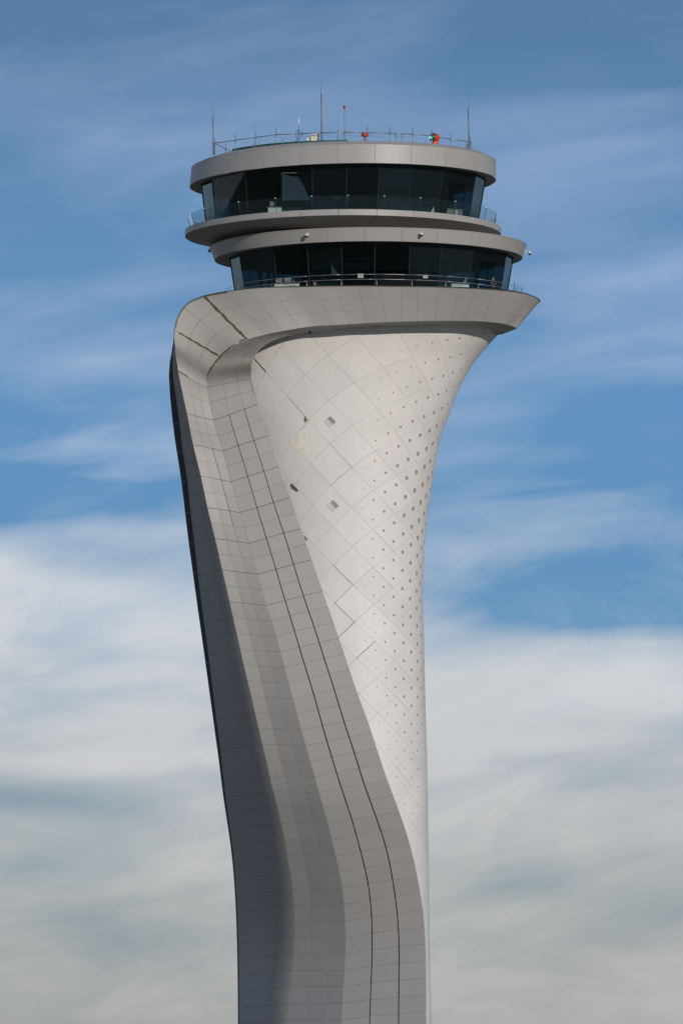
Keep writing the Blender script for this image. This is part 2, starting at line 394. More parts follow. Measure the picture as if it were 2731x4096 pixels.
nodes = [(0, 0, 1419, 1521), (0, 1, 1419, 1702.5), (0, 2, 1417, 1868), (0, 3, 1414, 2034), (0, 4, 1416, 2188), (0, 5, 1418, 2341), (0, 6, 1419, 2489), (0, 7, 1424, 2635),
 (1, -.5, 1529, 1468), (1, .5, 1514, 1644), (1, 1.5, 1506, 1807), (1, 2.5, 1502, 1963), (1, 3.5, 1495, 2120), (1, 4.5, 1497, 2269), (1, 5.5, 1498.5, 2418.6), (1, 6.5, 1502, 2566), (1, 7.5, 1506, 2708), (1, 8.5, 1508, 2851), (1, 9.5, 1512, 2995),
 (2, -1, 1651, 1427), (2, 0, 1618, 1592), (2, 1, 1597, 1751), (2, 2, 1585, 1907), (2, 3, 1579, 2053), (2, 4, 1574, 2204), (2, 5, 1575, 2351.6), (2, 6, 1578, 2497), (2, 7, 1579, 2639), (2, 8, 1583, 2784), (2, 9, 1586.5, 2926), (2, 10, 1589.6, 3070), (2, 11, 1591, 3218),
 (3, -1.5, 1760, 1404), (3, -.5, 1714, 1554.6), (3, .5, 1684, 1702.5), (3, 1.5, 1662, 1850.5), (3, 2.5, 1646, 1995.7), (3, 3.5, 1640, 2145), (3, 4.5, 1637, 2288), (3, 5.5, 1638, 2431), (3, 6.5, 1641, 2576.6), (3, 7.5, 1643, 2718.6), (3, 8.5, 1647, 2861),
 (4, -1, 1802, 1531.6), (4, 0, 1761, 1667), (4, 1, 1731, 1815),
 (-1, .5, 1320, 1590), (-1, 1.5, 1322, 1774), (-1, 2.5, 1328, 1940), (-1, 3.5, 1334, 2103), (-1, 4.5, 1333, 2263.6), (-1, 5.5, 1334, 2414.7),
 (-2, 1, 1228, 1682), (-2, 2, 1241, 1850), (-2, 3, 1248.6, 2018.6), (-3, .5, 1142, 1581), (-4, 0, 1069, 1488), (-3, 1.5, 1156, 1770)]
rows = []; tp = []; tz = []
for (i, wv, px, py) in nodes:
    ph, z = solve_body(px, py); rows.append((i, wv)); tp.append(ph); tz.append(z)
def basis_z(i, wv): return [1, wv, wv*wv, wv**3, i, i*i, i*wv, i*i*wv*.1, i*wv*wv*.1]
def basis_p(i, wv): return [1, i, i*i, wv*.1, wv*wv*.01, i*wv*.1, i*wv*wv*.01]
WT = np.array([3.0 if r_ in ((-4, 0), (-3, .5), (-2, 1)) else 1.0 for r_ in rows])
cz = np.linalg.lstsq(np.array([basis_z(*r) for r in rows])*WT[:, None], np.array(tz)*WT, rcond=None)[0]
cp = np.linalg.lstsq(np.array([basis_p(*r) for r in rows])*WT[:, None], np.array(tp)*WT, rcond=None)[0]
def zfit(i, wv):
    if wv > 9.5:
        s = float(np.dot(cz, basis_z(i, 9.5))-np.dot(cz, basis_z(i, 8.5))); s = min(-3.1, max(-3.5, s))
        return float(np.dot(cz, basis_z(i, 9.5))) + s*(wv-9.5)
    return float(np.dot(cz, basis_z(i, wv)))
def pfit(i, wv): return float(np.dot(cp, basis_p(i, min(max(wv, -2), 9.5))))
def grid_iw(i, wv):
    ic = min(i, 3.6)
    z = zfit(ic, wv); p = pfit(ic, wv)
    if i > ic:
        z += (zfit(3.6, wv)-zfit(3.1, wv))*2*(i-ic)*.7; p += .29*(i-ic)
    return body(p, z)
if True:
    res = [math.hypot(*(np.array(proj(grid_iw(i, wv)))-np.array((px, py)))) for (i, wv, px, py) in nodes]
    print('node fit px residual mean %.1f max %.1f' % (np.mean(res), np.max(res)), [(nodes[k][:2], round(res[k], 1)) for k in np.argsort(res)[-4:]])

# ---------------------------------------------------------------- ribbon stations
# each: v, E1, a, b, E2, l1, l2, E3, E0p, E0
def m2(p, q, t): return (p[0]+(q[0]-p[0])*t, p[1]+(q[1]-p[1])*t)
LOW = [  # v counts from s-1 (=0) downwards
 (0, P('E', 250, 855), P('E', 340, 910), P('E', 435, 970), P('E', 518, 1005), P('E', 655, 975), P('E', 780, 950), P('E', 903, 930), P('E', 205, 880), P('E', 172, 905)),
 (1, P('E', 330, 1240), P('E', 410, 1262), P('E', 490, 1282), P('E', 570, 1300), P('E', 710, 1252), P('E', 845, 1200), P('E', 963, 1158), P('E', 257, 1272), P('E', 203, 1290)),
 (2, P('G', 387, 178), P('G', 475, 190), P('G', 560, 212), P('G', 652, 233), P('G', 790, 183), P('G', 930, 137), P('G', 1058, 95), P('G', 290, 215), P('G', 240, 225)),
 (3, P('G', 455, 458), P('G', 542, 472), P('G', 637, 492), P('G', 727, 508), P('G', 875, 460), P('G', 1020, 413), P('G', 1150, 374), P('G', 333, 490), P('G', 283, 500)),
 (4, P('G', 515, 742), P('G', 612, 752), P('G', 710, 768), P('G', 805, 785), P('G', 957, 740), P('G', 1105, 694), P('G', 1253, 650), P('G', 363, 778), P('G', 317, 790)),
 (5, P('G', 583, 1018), P('G', 683, 1030), P('G', 783, 1045), P('G', 885, 1061), P('G', 1042, 1015), P('G', 1197, 968), P('G', 1350, 930), P('G', 398, 1065), P('G', 352, 1075)),
 (6, P('G', 647, 1299), P('G', 755, 1313), P('G', 860, 1326), P('G', 962, 1338), P('G', 1127, 1294), P('G', 1285, 1248), P('G', 1447, 1208), P('G', 430, 1352), P('G', 391, 1360)),
 (7, P('G', 712, 1583), P('G', 825, 1597), P('G', 930, 1606), P('G', 1043, 1617), P('G', 1210, 1573), P('G', 1373, 1530), P('G', 1545, 1490), P('G', 466, 1638), P('G', 430, 1645)),
 (8, P('H', 552, 300), P('H', 670, 310), P('H', 780, 320), P('H', 905, 327), P('H', 1070, 280), P('H', 1245, 243), P('H', 1418, 205), P('H', 281, 358), P('H', 247, 365)),
 (9, P('H', 615, 580), P('H', 742, 592), P('H', 860, 600), P('H', 980, 605), P('H', 1155, 565), P('H', 1335, 522), P('H', 1515, 485), P('H', 317, 640), P('H', 286, 645)),
 (10, P('H', 683, 867), P('H', 808, 877), P('H', 935, 882), P('H', 1055, 886), P('H', 1240, 842), P('H', 1425, 803), (1418, 2742), P('H', 352, 925), P('H', 325, 930)),
 (11, P('H', 748, 1152), P('H', 875, 1155), P('H', 1005, 1160), P('H', 1130, 1166), P('H', 1320, 1130), P('H', 1513, 1092), (1464, 2868), P('H', 388, 1212), P('H', 364, 1215)),
 (12, P('H', 815, 1437), P('H', 945, 1442), P('H', 1090, 1446), P('H', 1210, 1448), P('H', 1403, 1410), P('L', 565, 1076), (1507, 2996), P('H', 423, 1500), P('H', 403, 1505)),
 (13, P('H', 880, 1720), P('H', 1020, 1724), P('H', 1165, 1727), P('H', 1290, 1728), P('H', 1490, 1690), P('L', 669, 1406), (1549, 3121), P('H', 455, 1780), P('H', 438, 1785)),
 (14, P('I', 848, 248), P('I', 1003, 252), P('I', 1190, 252), P('J', 288, 252), P('J', 540, 212), P('J', 787, 170), P('J', 1036, 127), P('I', 318, 330), P('I', 302, 332)),
 (15, P('I', 910, 588), P('I', 1083, 588), P('I', 1270, 588), P('J', 372, 590), P('J', 632, 545), P('J', 895, 500), P('J', 1145, 465), P('I', 356, 670), P('I', 344, 672)),
 (16, P('I', 963, 928), P('I', 1137, 928), P('I', 1325, 928), P('J', 437, 925), P('J', 708, 880), P('J', 965, 840), P('J', 1225, 805), P('I', 382, 1028), P('I', 371, 1030)),
 (17, P('I', 986, 1272), P('I', 1157, 1270), P('I', 1347, 1270), P('J', 470, 1270), P('J', 744, 1225), P('J', 1012, 1186), P('J', 1281, 1155), P('I', 397, 1350), P('I', 385, 1352)),
 (18, P('I', 976, 1615), P('I', 1153, 1612), P('I', 1340, 1612), P('J', 474, 1612), P('J', 750, 1570), P('J', 1031, 1535), P('J', 1307, 1512), P('I', 405, 1678), P('I', 393, 1680)),
 (19, P('I', 940, 1965), P('I', 1127, 1957), P('I', 1313, 1957), P('J', 452, 1958), P('J', 739, 1915), P('J', 1030, 1890), P('J', 1314, 1866), P('I', 408, 2015), P('I', 397, 2017)),
 (20, P('I', 904, 2312), P('I', 1097, 2310), P('I', 1287, 2310), P('J', 432, 2310), P('J', 726, 2265), P('J', 1027, 2245), P('J', 1316, 2215), P('I', 411, 2345), P('I', 400, 2347))]
TH = [  # facing angle, degrees to the left of the camera: ribbon2, col3, col2, col1
 (8, -15, -15, -15), (8, -12, -12, -12), (9, -5, -8, -10), (10, 0, -5, -8), (10, 8, 0, -5), (9, 14, 8, 2), (9, 20, 14, 6), (9, 26, 20, 10), (9, 30, 25, 14), (9, 32, 28, 16), (10, 34, 31, 18),
 (12, 36, 33, 22), (14, 38, 35, 26), (17, 40, 37, 30), (21, 42, 40, 34), (24, 44, 43, 38), (27, 46, 46, 42), (30, 48, 48, 46), (32, 50, 50, 49), (34, 51, 51, 51), (35, 52, 52, 52)]
DARK = (64, 72, 76)
K = .02297
t_ = lambda d: math.tan(R_(d))
st = {}   # v -> list of nine 3D points: E1,a,b,E2,l1,l2,E3, E0p, E0
for (v, E1, a, b, E2, l1, l2, E3, E0p, E0), th in zip(LOW, TH):
    ph, z = solve_body(*E3)
    p3 = body(ph, z); y = p3.y - .02
    ys = {6: y}; pts = [E1, a, b, E2, l1, l2, E3]
    seq = [(5, th[0]-2), (4, th[0]), (3, th[0]+2), (2, th[1]), (1, th[2]), (0, th[3])]
    for k, ang in seq: ys[k] = ys[k+1] + (pts[k+1][0]-pts[k][0])*K*t_(ang)
    P3 = [at_Y(*pts[k], ys[k]) for k in range(7)]
    dx = (E1[0]-E0p[0])*K
    yd = ys[0] + dx/3*(t_(DARK[0])+t_(DARK[1])+t_(DARK[2]))
    P3.append(at_Y(*E0p, yd)); P3.append(at_Y(*E0, yd+.9))
    st[-v] = P3
# upper collar: E1, Y1, E2, Y2, E3, Y3
UP = [
 (1, P('E', 225, 660), -6.9, P('E', 540, 860), -6.2, P('E', 905, 815), -7.1),
 (2, P('E', 218, 490), -7.7, P('E', 635, 735), -7.4, P('E', 935, 735), -7.9),
 (3, P('E', 300, 285), -8.5, P('E', 740, 645), -8.6, P('E', 1000, 652), -8.6),
 (4, P('E', 480, 185), -9.6, P('E', 870, 578), -9.5, P('E', 1095, 592), -9.2),
 (5, P('E', 680, 145), -10.9, P('E', 1035, 532), -10.2, P('E', 1200, 553), -9.5),
 (6, P('E', 870, 121), -12.0, P('E', 1185, 501), -10.8, P('E', 1320, 524), -9.5),
 (7, P('E', 1080, 106), -12.8, P('E', 1335, 475), -11.1, P('E', 1445, 506), -9.4),
 (8, P('C', 1050, 775), -13.4, P('E', 1480, 456), -11.2, P('F', 75, 253), -9.2),
 (9, P('C', 1245, 771), -13.9, P('F', 245, 197), -11.4, P('F', 290, 231), -9.0),
 (10, P('C', 1430, 769), -14.2, P('F', 392, 188), -11.5, P('F', 430, 218), -8.9),
 (11, P('D', 60, 671), -14.5, P('F', 525, 180), -11.5, P('F', 565, 209), -8.7),
 (12, P('D', 230, 673), -14.6, P('D', 280, 956), -11.6, P('F', 705, 203), -8.7),
 (13, P('D', 395, 675), -14.5, P('D', 410, 951), -11.4, P('F', 830, 200), -8.65),
 (14, P('D', 530, 677), -14.3, P('D', 528, 948), -11.1, P('F', 940, 196), -8.6),
 (15, P('D', 690, 680), -13.9, P('D', 662, 947), -10.6, P('F', 1060, 193), -8.5),
 (16, P('D', 855, 686), -13.3, P('D', 795, 946), -10.0, P('F', 1180, 190), -8.2),
 (17, P('D', 985, 692), -12.6, P('D', 905, 947), -9.3, P('F', 1270, 190), -7.8),
 (18, P('D', 1140, 702), -11.4, P('D', 1035, 951), -8.4, P('D', 1045, 976), -7.2),
 (19, P('D', 1260, 713), -10, P('D', 1140, 960), -7.4, P('D', 1110, 985), -6.4),
 (20, P('D', 1370, 731), -8.2, P('D', 1220, 973), -6.2, P('D', 1160, 1002), -5.2),
 (21, P('D', 1447, 757), -6, P('D', 1275, 989), -4.8, P('D', 1188, 1025), -3.6),
 (22, P('D', 1489, 790), -3.2, P('D', 1302, 1010), -3.4, P('D', 1188, 1052), -1.8)]
for v, E1, y1, E2, y2, E3, y3 in UP:
    A = at_Y(*E1, y1); B = at_Y(*E2, y2); C = at_Y(*E3, y3)
    st[v] = [A, A.lerp(B, 1/3), A.lerp(B, 2/3), B, B.lerp(C, 1/3), B.lerp(C, 2/3), C]
z1, z2, z3 = st[22][0].z, st[22][3].z, st[22][6].z
for v, (x, y, dz) in zip(range(23, 32), [(16.6, .8, 0), (15.2, 5, 0), (12, 9, 0), (7.5, 12.2, 0), (2, 13.6, 0), (-4, 13.4, 0), (-9.5, 11, 0), (-13.0, 6.4, -1.0), (-14.6, 1.0, -2.2)]):
    d = Vector((x, y, 0)); n = d.normalized()
    A = Vector((x, y, z1+dz)); B = Vector((x, y, z2+dz))-n*3.1; C = Vector((x, y, z3+dz))-n*5.6
    if v > 22 and v < 26:
        f = (v-22)/4.0
    st[v] = [A, A.lerp(B, 1/3), A.lerp(B, 2/3), B, B.lerp(C, 1/3), B.lerp(C, 2/3), C]
VS = sorted(st)           # -20 .. 31
SP = [Spline(VS, [tuple(st[v][k]) for v in VS]) for k in range(7)]
VL = [v for v in VS if v <= 0] + [1, 2]
st[1] += [at_Y(*P('E', 208, 690), -5.6), at_Y(*P('E', 195, 700), -5.0)]
st[2] += [at_Y(*P('E', 216, 540), -6.7), at_Y(*P('E', 213, 545), -6.5)]
SP0 = [Spline(VL, [tuple(st[v][k]) for v in VL]) for k in (7, 8)]
VB = -23.0                # down into the ground
cacheS = {}
def line(k, v):
    key = (k, round(v, 5))
    r = cacheS.get(key)
    if r is None:
        r = Vector(SP[k](v)) if k < 7 else Vector(SP0[k-7](v)); cacheS[key] = r
    return r
def rib(u, v):            # u 0..6 over E1,a,b,E2,l1,l2,E3
    k = max(0, min(5, int(math.floor(u)))); f = u-k
    return line(k, v).lerp(line(k+1, v), f)
def side(u, v):           # u 0..3 from E1 back to E0p, gently hollow
    A = line(0, v); B = line(7, v)
    g = max(0.0, min(1.0, (-v-4)/11)); a0 = 67-17*g; a1 = 77
    f = u/3
    # facing turns from a0 near the lit edge to a1 at the back
    w0, w1 = t_(a0), t_(a1); fc = .62
    def I(x): return w0*x+(w1-w0)*(x*x/(2*fc) if x < fc else fc/2+(x-fc))
    p = A.lerp(B, f); p.y = A.y+(B.y-A.y)*I(f)/I(1)
    return p

# E3 curve in the picture, used as the real cut line of the shaft skin (skin ends on the ribbon's edge)
e3 = []
vv = 1.0
while vv >= VB: e3.append(proj(line(6, vv))); vv -= .1
e3y = np.array([p[1] for p in e3]); e3x = np.array([p[0] for p in e3])
e3z = np.array([line(6, 1.0-.1*i).z for i in range(len(e3))]); e3w = np.array([line(6, 1.0-.1*i).x for i in range(len(e3))])
oz = np.argsort(e3z)
def cutf(p):              # >0 keep (metres to the right of the ribbon's inner edge)
    return p.x - float(np.interp(p.z, e3z[oz], e3w[oz])) - (.0 if p.z < e3z[0] else -.25*min(3, p.z-e3z[0])/3)
ZCUT = max(st[15][6].z, st[12][6].z)+.9

# ---------------------------------------------------------------- ribbons
outer = sheet('outer_ribbon', rib, [0.02, 1, 2, 2.98], list(np.arange(VB, 31.01, .25)), M['joint'], tower, off=-.15)
outer['label'] = 'pale grey ribbon that climbs the tower and turns into the collar under the cab'
inner = sheet('inner_ribbon', rib, [3.02, 4, 5, 5.98], list(np.arange(VB, 31.01, .25)), M['joint'], tower, off=-.15)
inner['label'] = 'grey ribbon with two dark vertical joints beside the white shaft'
def flipcheck(S, u, v, n_expect):
    e = 1e-3; n = (S(u+e, v)-S(u-e, v)).cross(S(u, v+e)-S(u, v-e)); return n.dot(n_expect) < 0
FL = flipcheck(rib, 1.5, -8, Vector((0, -1, 0)))
print('flip', FL, flipcheck(side, 1.5, -8, Vector((-1, -.3, 0))), flipcheck(rib, 1.5, 12, Vector((0, -1, -.5))), flipcheck(rib, 4.5, 12, Vector((0, 0, -1))))
vbreaks = list(np.arange(VB, 0, .5)) + list(range(0, 32))
THIN = .009
rnd = random.Random(3)
for bi in range(len(vbreaks)-1):
    v0, v1 = float(vbreaks[bi]), float(vbreaks[bi+1])
    for k in range(6):
        gl = gr = gb = gt = rnd.choice((.006, .008, .009, .011))
        low = max(0.0, min(1.0, (-v0-1)/18))
        wide = .028+.05*low
        if v0 < -1.1 and k in (3, 4): gr = wide
        if v0 < -1.1 and k in (4, 5): gl = wide
        if -4.6 < v0 < -2.4 and k == 1: gr = .022
        if -4.6 < v0 < -2.4 and k == 2: gl = .022
        if -7.1 < v0 < .1:      # main seams read darker on this stretch
            if abs(v0-round(v0)) < .01: gb = .02
            if abs(v1-round(v1)) < .01: gt = .02
        if v0 >= 0 and v0 < 7: gb = gt = .014
        nu = 1 if v0 < 0 else 2
        nv = 3
        parent = outer if k < 3 else inner
        m = M['ribbon'] if v0 < 0 or k > 2 else M['collar']
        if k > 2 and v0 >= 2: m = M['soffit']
        make_panel('cladding_panel', rib, k, k+1, v0, v1, nu, nv, m, parent, gl, gr, gb, gt, proud=rnd.uniform(-.006, .006), depth=.06, flip=FL, dv=.02)
# thin dark line along the fold where the two ribbons meet is the panels' own gap

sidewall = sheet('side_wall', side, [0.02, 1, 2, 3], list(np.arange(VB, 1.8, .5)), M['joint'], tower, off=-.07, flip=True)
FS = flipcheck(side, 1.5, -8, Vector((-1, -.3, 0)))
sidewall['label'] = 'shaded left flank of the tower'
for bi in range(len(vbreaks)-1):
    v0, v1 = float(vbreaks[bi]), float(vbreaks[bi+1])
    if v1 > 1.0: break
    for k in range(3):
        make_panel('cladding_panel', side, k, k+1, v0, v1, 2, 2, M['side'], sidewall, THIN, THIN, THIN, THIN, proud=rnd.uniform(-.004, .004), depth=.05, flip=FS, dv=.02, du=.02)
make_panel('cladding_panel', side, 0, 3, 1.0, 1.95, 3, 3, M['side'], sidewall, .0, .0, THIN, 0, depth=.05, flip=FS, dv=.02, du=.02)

# recessed shadow gap down the far left edge with its brackets, and the outer edge fin
def recess(u, v):
    A = line(7, v); B = line(8, v); return A.lerp(B, u)
rc = sheet('recessed_joint', lambda u, v: recess(u, v), [0, .5, 1], list(np.arange(VB, 2.0, .5)), M['gap'], tower, off=0.0)
bk = MB()
for v in np.arange(-13.5, 0, .95):
    A = recess(.05, v); B = recess(.98, v); n = Vector((-.3, -.9, 0)).normalized()
    bk.tube([A+n*.06, B+n*.06], .045, 6)
bk.build('bracket', mat('bracket_grey', (.16, .17, .19), .6), tower)
fin = MB(); fin.tube([recess(1.0, v) for v in np.arange(VB, 1.9, .5)], .035, 6)
fin.build('edge_trim', mat('edge_trim_dark', (.04, .045, .05), .5), tower, True)

# rear wall joins shaft (right) to the recess (left)
def rear(u, v):
    B = line(8, v); z = B.z
    zc = min(z, ZT-.5)
    A = body(1.72, zc); A.z = z
    T0 = Vector((0, max(6, (B.y-A.y)*.55), 0)); T1 = Vector((-1.5, 1.5, 0))
    # cubic bezier A, A+T0, B + (right/back), B
    P1 = A+T0; P2 = B+Vector((max(3, (A.x-B.x)*.30), 3.2, 0))
    return A*(1-u)**3 + P1*3*u*(1-u)**2 + P2*3*u*u*(1-u) + B*u**3
rw = sheet('rear_wall', rear, [i/20 for i in range(21)], list(np.arange(VB, 2.01, .5)), M['rear'], tower, off=0.0, flip=False)

# ---------------------------------------------------------------- white shaft panels
shaft = empty('shaft', parent=tower); shaft['label'] = 'smooth white shaft of diamond panels dotted with round openings'
cellmap = lambda ic, wc: (lambda p, q: grid_iw(ic-1+p+q, wc+(q-p)/2))
WIDE = [((1043, 1458), .11), ((1181, 1623), .032), ((1105, 1534), .014), ((1376, 2302), .028), ((1376, 2452), .028), ((1387, 2518), .03), ((1449, 2612), .03), ((1376, 2378), .022), ((1536, 2310), .016), ((1534, 2162), .016),
        ((1375, 1821), .02), ((1372, 1900), .018), ((1212, 1705), .02)]
def hole_d(i, py):
    gi = np.interp(i, [-.01, .25, .5, 1, 1.5, 2, 2.5, 3, 3.5, 4, 4.5, 5, 6], [0, 0, .19, .35, .5, .6, .75, .9, 1, 1, .9, .8, .6])
    hy = np.interp(py, [1340, 1360, 1450, 1550, 1700, 1850, 2000, 2200, 2400, 2600, 2800, 3000, 3150, 3280, 3340, 3350], [.45, .45, .45, .5, .72, .95, 1, .88, .78, .72, .62, .42, .33, .25, .2, 0])
    return .50*gi*hy
def clip_poly(poly, vals):
    out = []
    n = len(poly)
    for i in range(n):
        a, b = poly[i], poly[(i+1) % n]; fa, fb = vals[i], vals[(i+1) % n]
        if fa >= 0: out.append(a)
        if (fa >= 0) != (fb >= 0):
            t = fa/(fa-fb); out.append((a[0]+(b[0]-a[0])*t, a[1]+(b[1]-a[1])*t))
    return out
def shaft_panel(ic, wc):
    S = cellmap(ic, wc)
    cen = S(.5, .5)
    corners = [S(0, 0), S(1, 0), S(1, 1), S(0, 1)]
    if max(c.z for c in corners) < -1 or min(c.z for c in corners) > ZCUT: return
    if all(cutf(c) < -.05 for c in corners): return
    Lp = (corners[1]-corners[0]).length; Lq = (corners[3]-corners[0]).length
    mids = {'q0': m2(proj(corners[0]), proj(corners[1]), .5), 'p1': m2(proj(corners[1]), proj(corners[2]), .5), 'q1': m2(proj(corners[3]), proj(corners[2]), .5), 'p0': m2(proj(corners[0]), proj(corners[3]), .5)}
    gg = {}
    for k, mm in mids.items():
        gg[k] = rnd.choice((.0045, .006, .008, .010))
        for (q, wd) in WIDE:
            if math.hypot(mm[0]-q[0], mm[1]-q[1]) < 34: gg[k] = wd*.8
    p0, p1, q0, q1 = gg['p0']/Lp, 1-gg['p1']/Lp, gg['q0']/Lq, 1-gg['q1']/Lq
    polys = []   # param polygons of the face
    holes = []
    for a in (0, 1):
        for b in (0, 1):
            hp, hq = .25+.5*a, .25+.5*b
            ii = ic-1+hp+hq; c = S(hp, hq); d = hole_d(ii, proj(c)[1])
            x0, x1 = (p0, .5) if a == 0 else (.5, p1); y0, y1 = (q0, .5) if b == 0 else (.5, q1)
            if d < .03 or cutf(c) < .36:
                n = 3
                for i in range(n):
                    for j in range(n):
                        A = x0+(x1-x0)*i/n; B = x0+(x1-x0)*(i+1)/n; Cc = y0+(y1-y0)*j/n; D = y0+(y1-y0)*(j+1)/n
                        polys.append([(A, Cc), (B, Cc), (B, D), (A, D)])
                continue
            # metric tangent frame
            e = .02; dp = (S(hp+e, hq)-S(hp-e, hq))/(2*e); dq = (S(hp, hq+e)-S(hp, hq-e))/(2*e)
            ex = dp.normalized(); nn = dp.cross(dq).normalized(); ey = nn.cross(ex)
            J = np.linalg.inv(np.array([[dp.dot(ex), dq.dot(ex)], [dp.dot(ey), dq.dot(ey)]]))
            N = 16; circ = []; sq = []
            for k in range(N):
                al = 2*math.pi*(k+.0)/N
                o = J @ np.array([math.cos(al), math.sin(al)])
                circ.append((hp+o[0]*d/2, hq+o[1]*d/2))
                # matching point on quarter boundary in the same direction
                tmax = 1e9
                if o[0] > 1e-9: tmax = min(tmax, (x1-hp)/o[0])
                if o[0] < -1e-9: tmax = min(tmax, (x0-hp)/o[0])
                if o[1] > 1e-9: tmax = min(tmax, (y1-hq)/o[1])
                if o[1] < -1e-9: tmax = min(tmax, (y0-hq)/o[1])
                sq.append([hp+o[0]*tmax, hq+o[1]*tmax])
            # snap nearest to each corner so that the square is filled
            for cx_, cy_ in ((x0, y0), (x1, y0), (x1, y1), (x0, y1)):
                k = min(range(N), key=lambda k: (sq[k][0]-cx_)**2+(sq[k][1]-cy_)**2); sq[k] = [cx_, cy_]
            for k in range(N):
                k2 = (k+1) % N
                mA = m2(circ[k], sq[k], .4); mB = m2(circ[k2], sq[k2], .4)
                polys.append([circ[k], circ[k2], mB, mA][::-1]); polys.append([mA, mB, tuple(sq[k2]), tuple(sq[k])][::-1])
            holes.append(circ)
    verts = []; norms = []; idx = {}
    def vid(p, q):
        key = (round(p, 6), round(q, 6))
        if key not in idx:
            P_ = S(p, q); e = .01
            n = (S(p+e, q)-S(p-e, q)).cross(S(p, q+e)-S(p, q-e)).normalized()
            if n.y > .0 and P_.y < 0 and abs(n.y) > .2: n = -n
            # outward = away from axis
            if n.dot(Vector((P_.x*.3, P_.y, 0))) < 0 and P_.x < 5: n = -n
            if P_.x >= 5 and n.x < 0: n = -n
            idx[key] = len(verts); verts.append(P_); norms.append(n)
        return idx[key]
    faces = []; mi = []
    for poly in polys:
        vals = [min(cutf(S(*p)), ZCUT-S(*p).z) for p in poly]
        if max(vals) < 0: continue
        pp = clip_poly(poly, vals) if min(vals) < 0 else poly
        if len(pp) >= 3:
            f = [vid(*p) for p in pp]
            f2 = [f[i] for i in range(len(f)) if f[i] != f[i-1]]
            if len(f2) >= 3: faces.append(tuple(f2)); mi.append(0)
    if not faces: return
    # orientation
    f = faces[0]; nf = (verts[f[1]]-verts[f[0]]).cross(verts[f[2]]-verts[f[0]])
    if nf.dot(norms[f[0]]) < 0: faces = [x[::-1] for x in faces]
    # panel edge turned inwards: boundary edges
    cnt = {}
    for f in faces:
        for i in range(len(f)): cnt[(f[i], f[(i+1) % len(f)])] = 1
    bnd = [(a, b) for (a, b) in cnt if (b, a) not in cnt]
    holeset = set()
    for c in holes:
        for p in c: holeset.add(idx.get((round(p[0], 6), round(p[1], 6)), -1))
    for (a, b) in bnd:
        ishole = a in holeset and b in holeset
        dpt = .09 if ishole else .08
        A, B = verts[a], verts[b]; k = len(verts)
        n1, n2 = norms[a], norms[b]
        sn = (B-A).cross(n1); sn = sn.normalized() if sn.length > 1e-9 else n1
        verts.extend([A, B, B-n2*dpt, A-n1*dpt]); norms.extend([sn]*4)
        faces.append((k+1, k, k+3, k+2)); mi.append(1 if ishole else 0)
    for c in holes:   # bottom of each opening
        k = len(verts); cc = []
        for p in c:
            q = idx.get((round(p[0], 6), round(p[1], 6)))
            if q is None: break
            cc.append(q)
        if len(cc) < 16: continue
        for q in cc: verts.append(verts[q]-norms[q]*.085); norms.append(norms[q])
        f = tuple(range(k, k+16)); nf = (verts[k+1]-verts[k]).cross(verts[k+5]-verts[k])
        if nf.dot(norms[k]) < 0: f = f[::-1]
        faces.append(f); mi.append(1)
    dz = rnd.uniform(-.012, .006)
    verts = [v+n*0 for v, n in zip(verts, norms)]
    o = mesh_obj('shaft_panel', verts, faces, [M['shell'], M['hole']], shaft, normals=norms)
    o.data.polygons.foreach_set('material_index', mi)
for ic in range(-6, 7):
    kk = -6
    for n_ in range(30):
        wc = n_-5 + (.5 if (ic % 2 == 0) else 0.0)
        shaft_panel(ic, wc)
back = sheet('backing_skin', lambda u, v: body(u, v), [-1.15+i*.09 for i in range(33)], list(np.arange(-1, ZCUT, .8)), M['joint'], shaft, off=-.19, flip=False, fn=lambda c: cutf(c) > .55)
# crown of the shaft hidden inside the collar is closed by the cab floor

# ---------------------------------------------------------------- rings of the cab
class Ring:
    """closed plan curve at one height, fitted to its visible front half; back half is its mirror through the centre"""
    def __init__(s, pts, yc=1.5, zguess=80):
        lo_, hi_ = zguess-12, zguess+12
        def ends(z):
            q = [at_Z(*p, z) for p in pts]; l = min(q, key=lambda p: p.x); r = max(q, key=lambda p: p.x); return q, l, r
        for _ in range(60):
            z = (lo_+hi_)/2; q, l, r = ends(z)
            if (l.y+r.y)/2 < yc: lo_ = z
            else: hi_ = z
        s.z = z; s.cx = (l.x+r.x)/2; s.cy = (l.y+r.y)/2
        A = []; b = []
        for p in q:
            d = (p.x-s.cx, p.y-s.cy); th = math.atan2(d[1], d[0]); A.append([1, math.cos(2*th), math.sin(2*th), math.cos(4*th), math.sin(4*th)]); b.append(math.hypot(*d))
        A = np.array(A); b = np.array(b)
        reg = np.diag([0, .0, .0, .8, .8]); s.c = np.linalg.solve(A.T@A+reg, A.T@b)
        s.pts = pts
    def r(s, th): return float(np.dot(s.c, [1, math.cos(2*th), math.sin(2*th), math.cos(4*th), math.sin(4*th)]))
    def pt(s, th, dr=0.0, dz=0.0, k=1.0):
        r = s.r(th)*k+dr; return Vector((s.cx+r*math.cos(th), s.cy+r*math.sin(th), s.z+dz))
    def theta(s, px, dr=0.0, dz=0.0, k=1.0):
        # front side, left extreme to right extreme
        ths = np.linspace(-math.pi-.5, .5, 600); xs = [proj(s.pt(t, dr, dz, k))[0] for t in ths]
        i0 = int(np.argmin(xs)); i1 = int(np.argmax(xs))
        for i in range(i0, i1):
            if xs[i] <= px <= xs[i+1]: return ths[i]+(ths[i+1]-ths[i])*(px-xs[i])/max(1e-9, xs[i+1]-xs[i])
        return ths[i0] if px < xs[i0] else ths[i1]
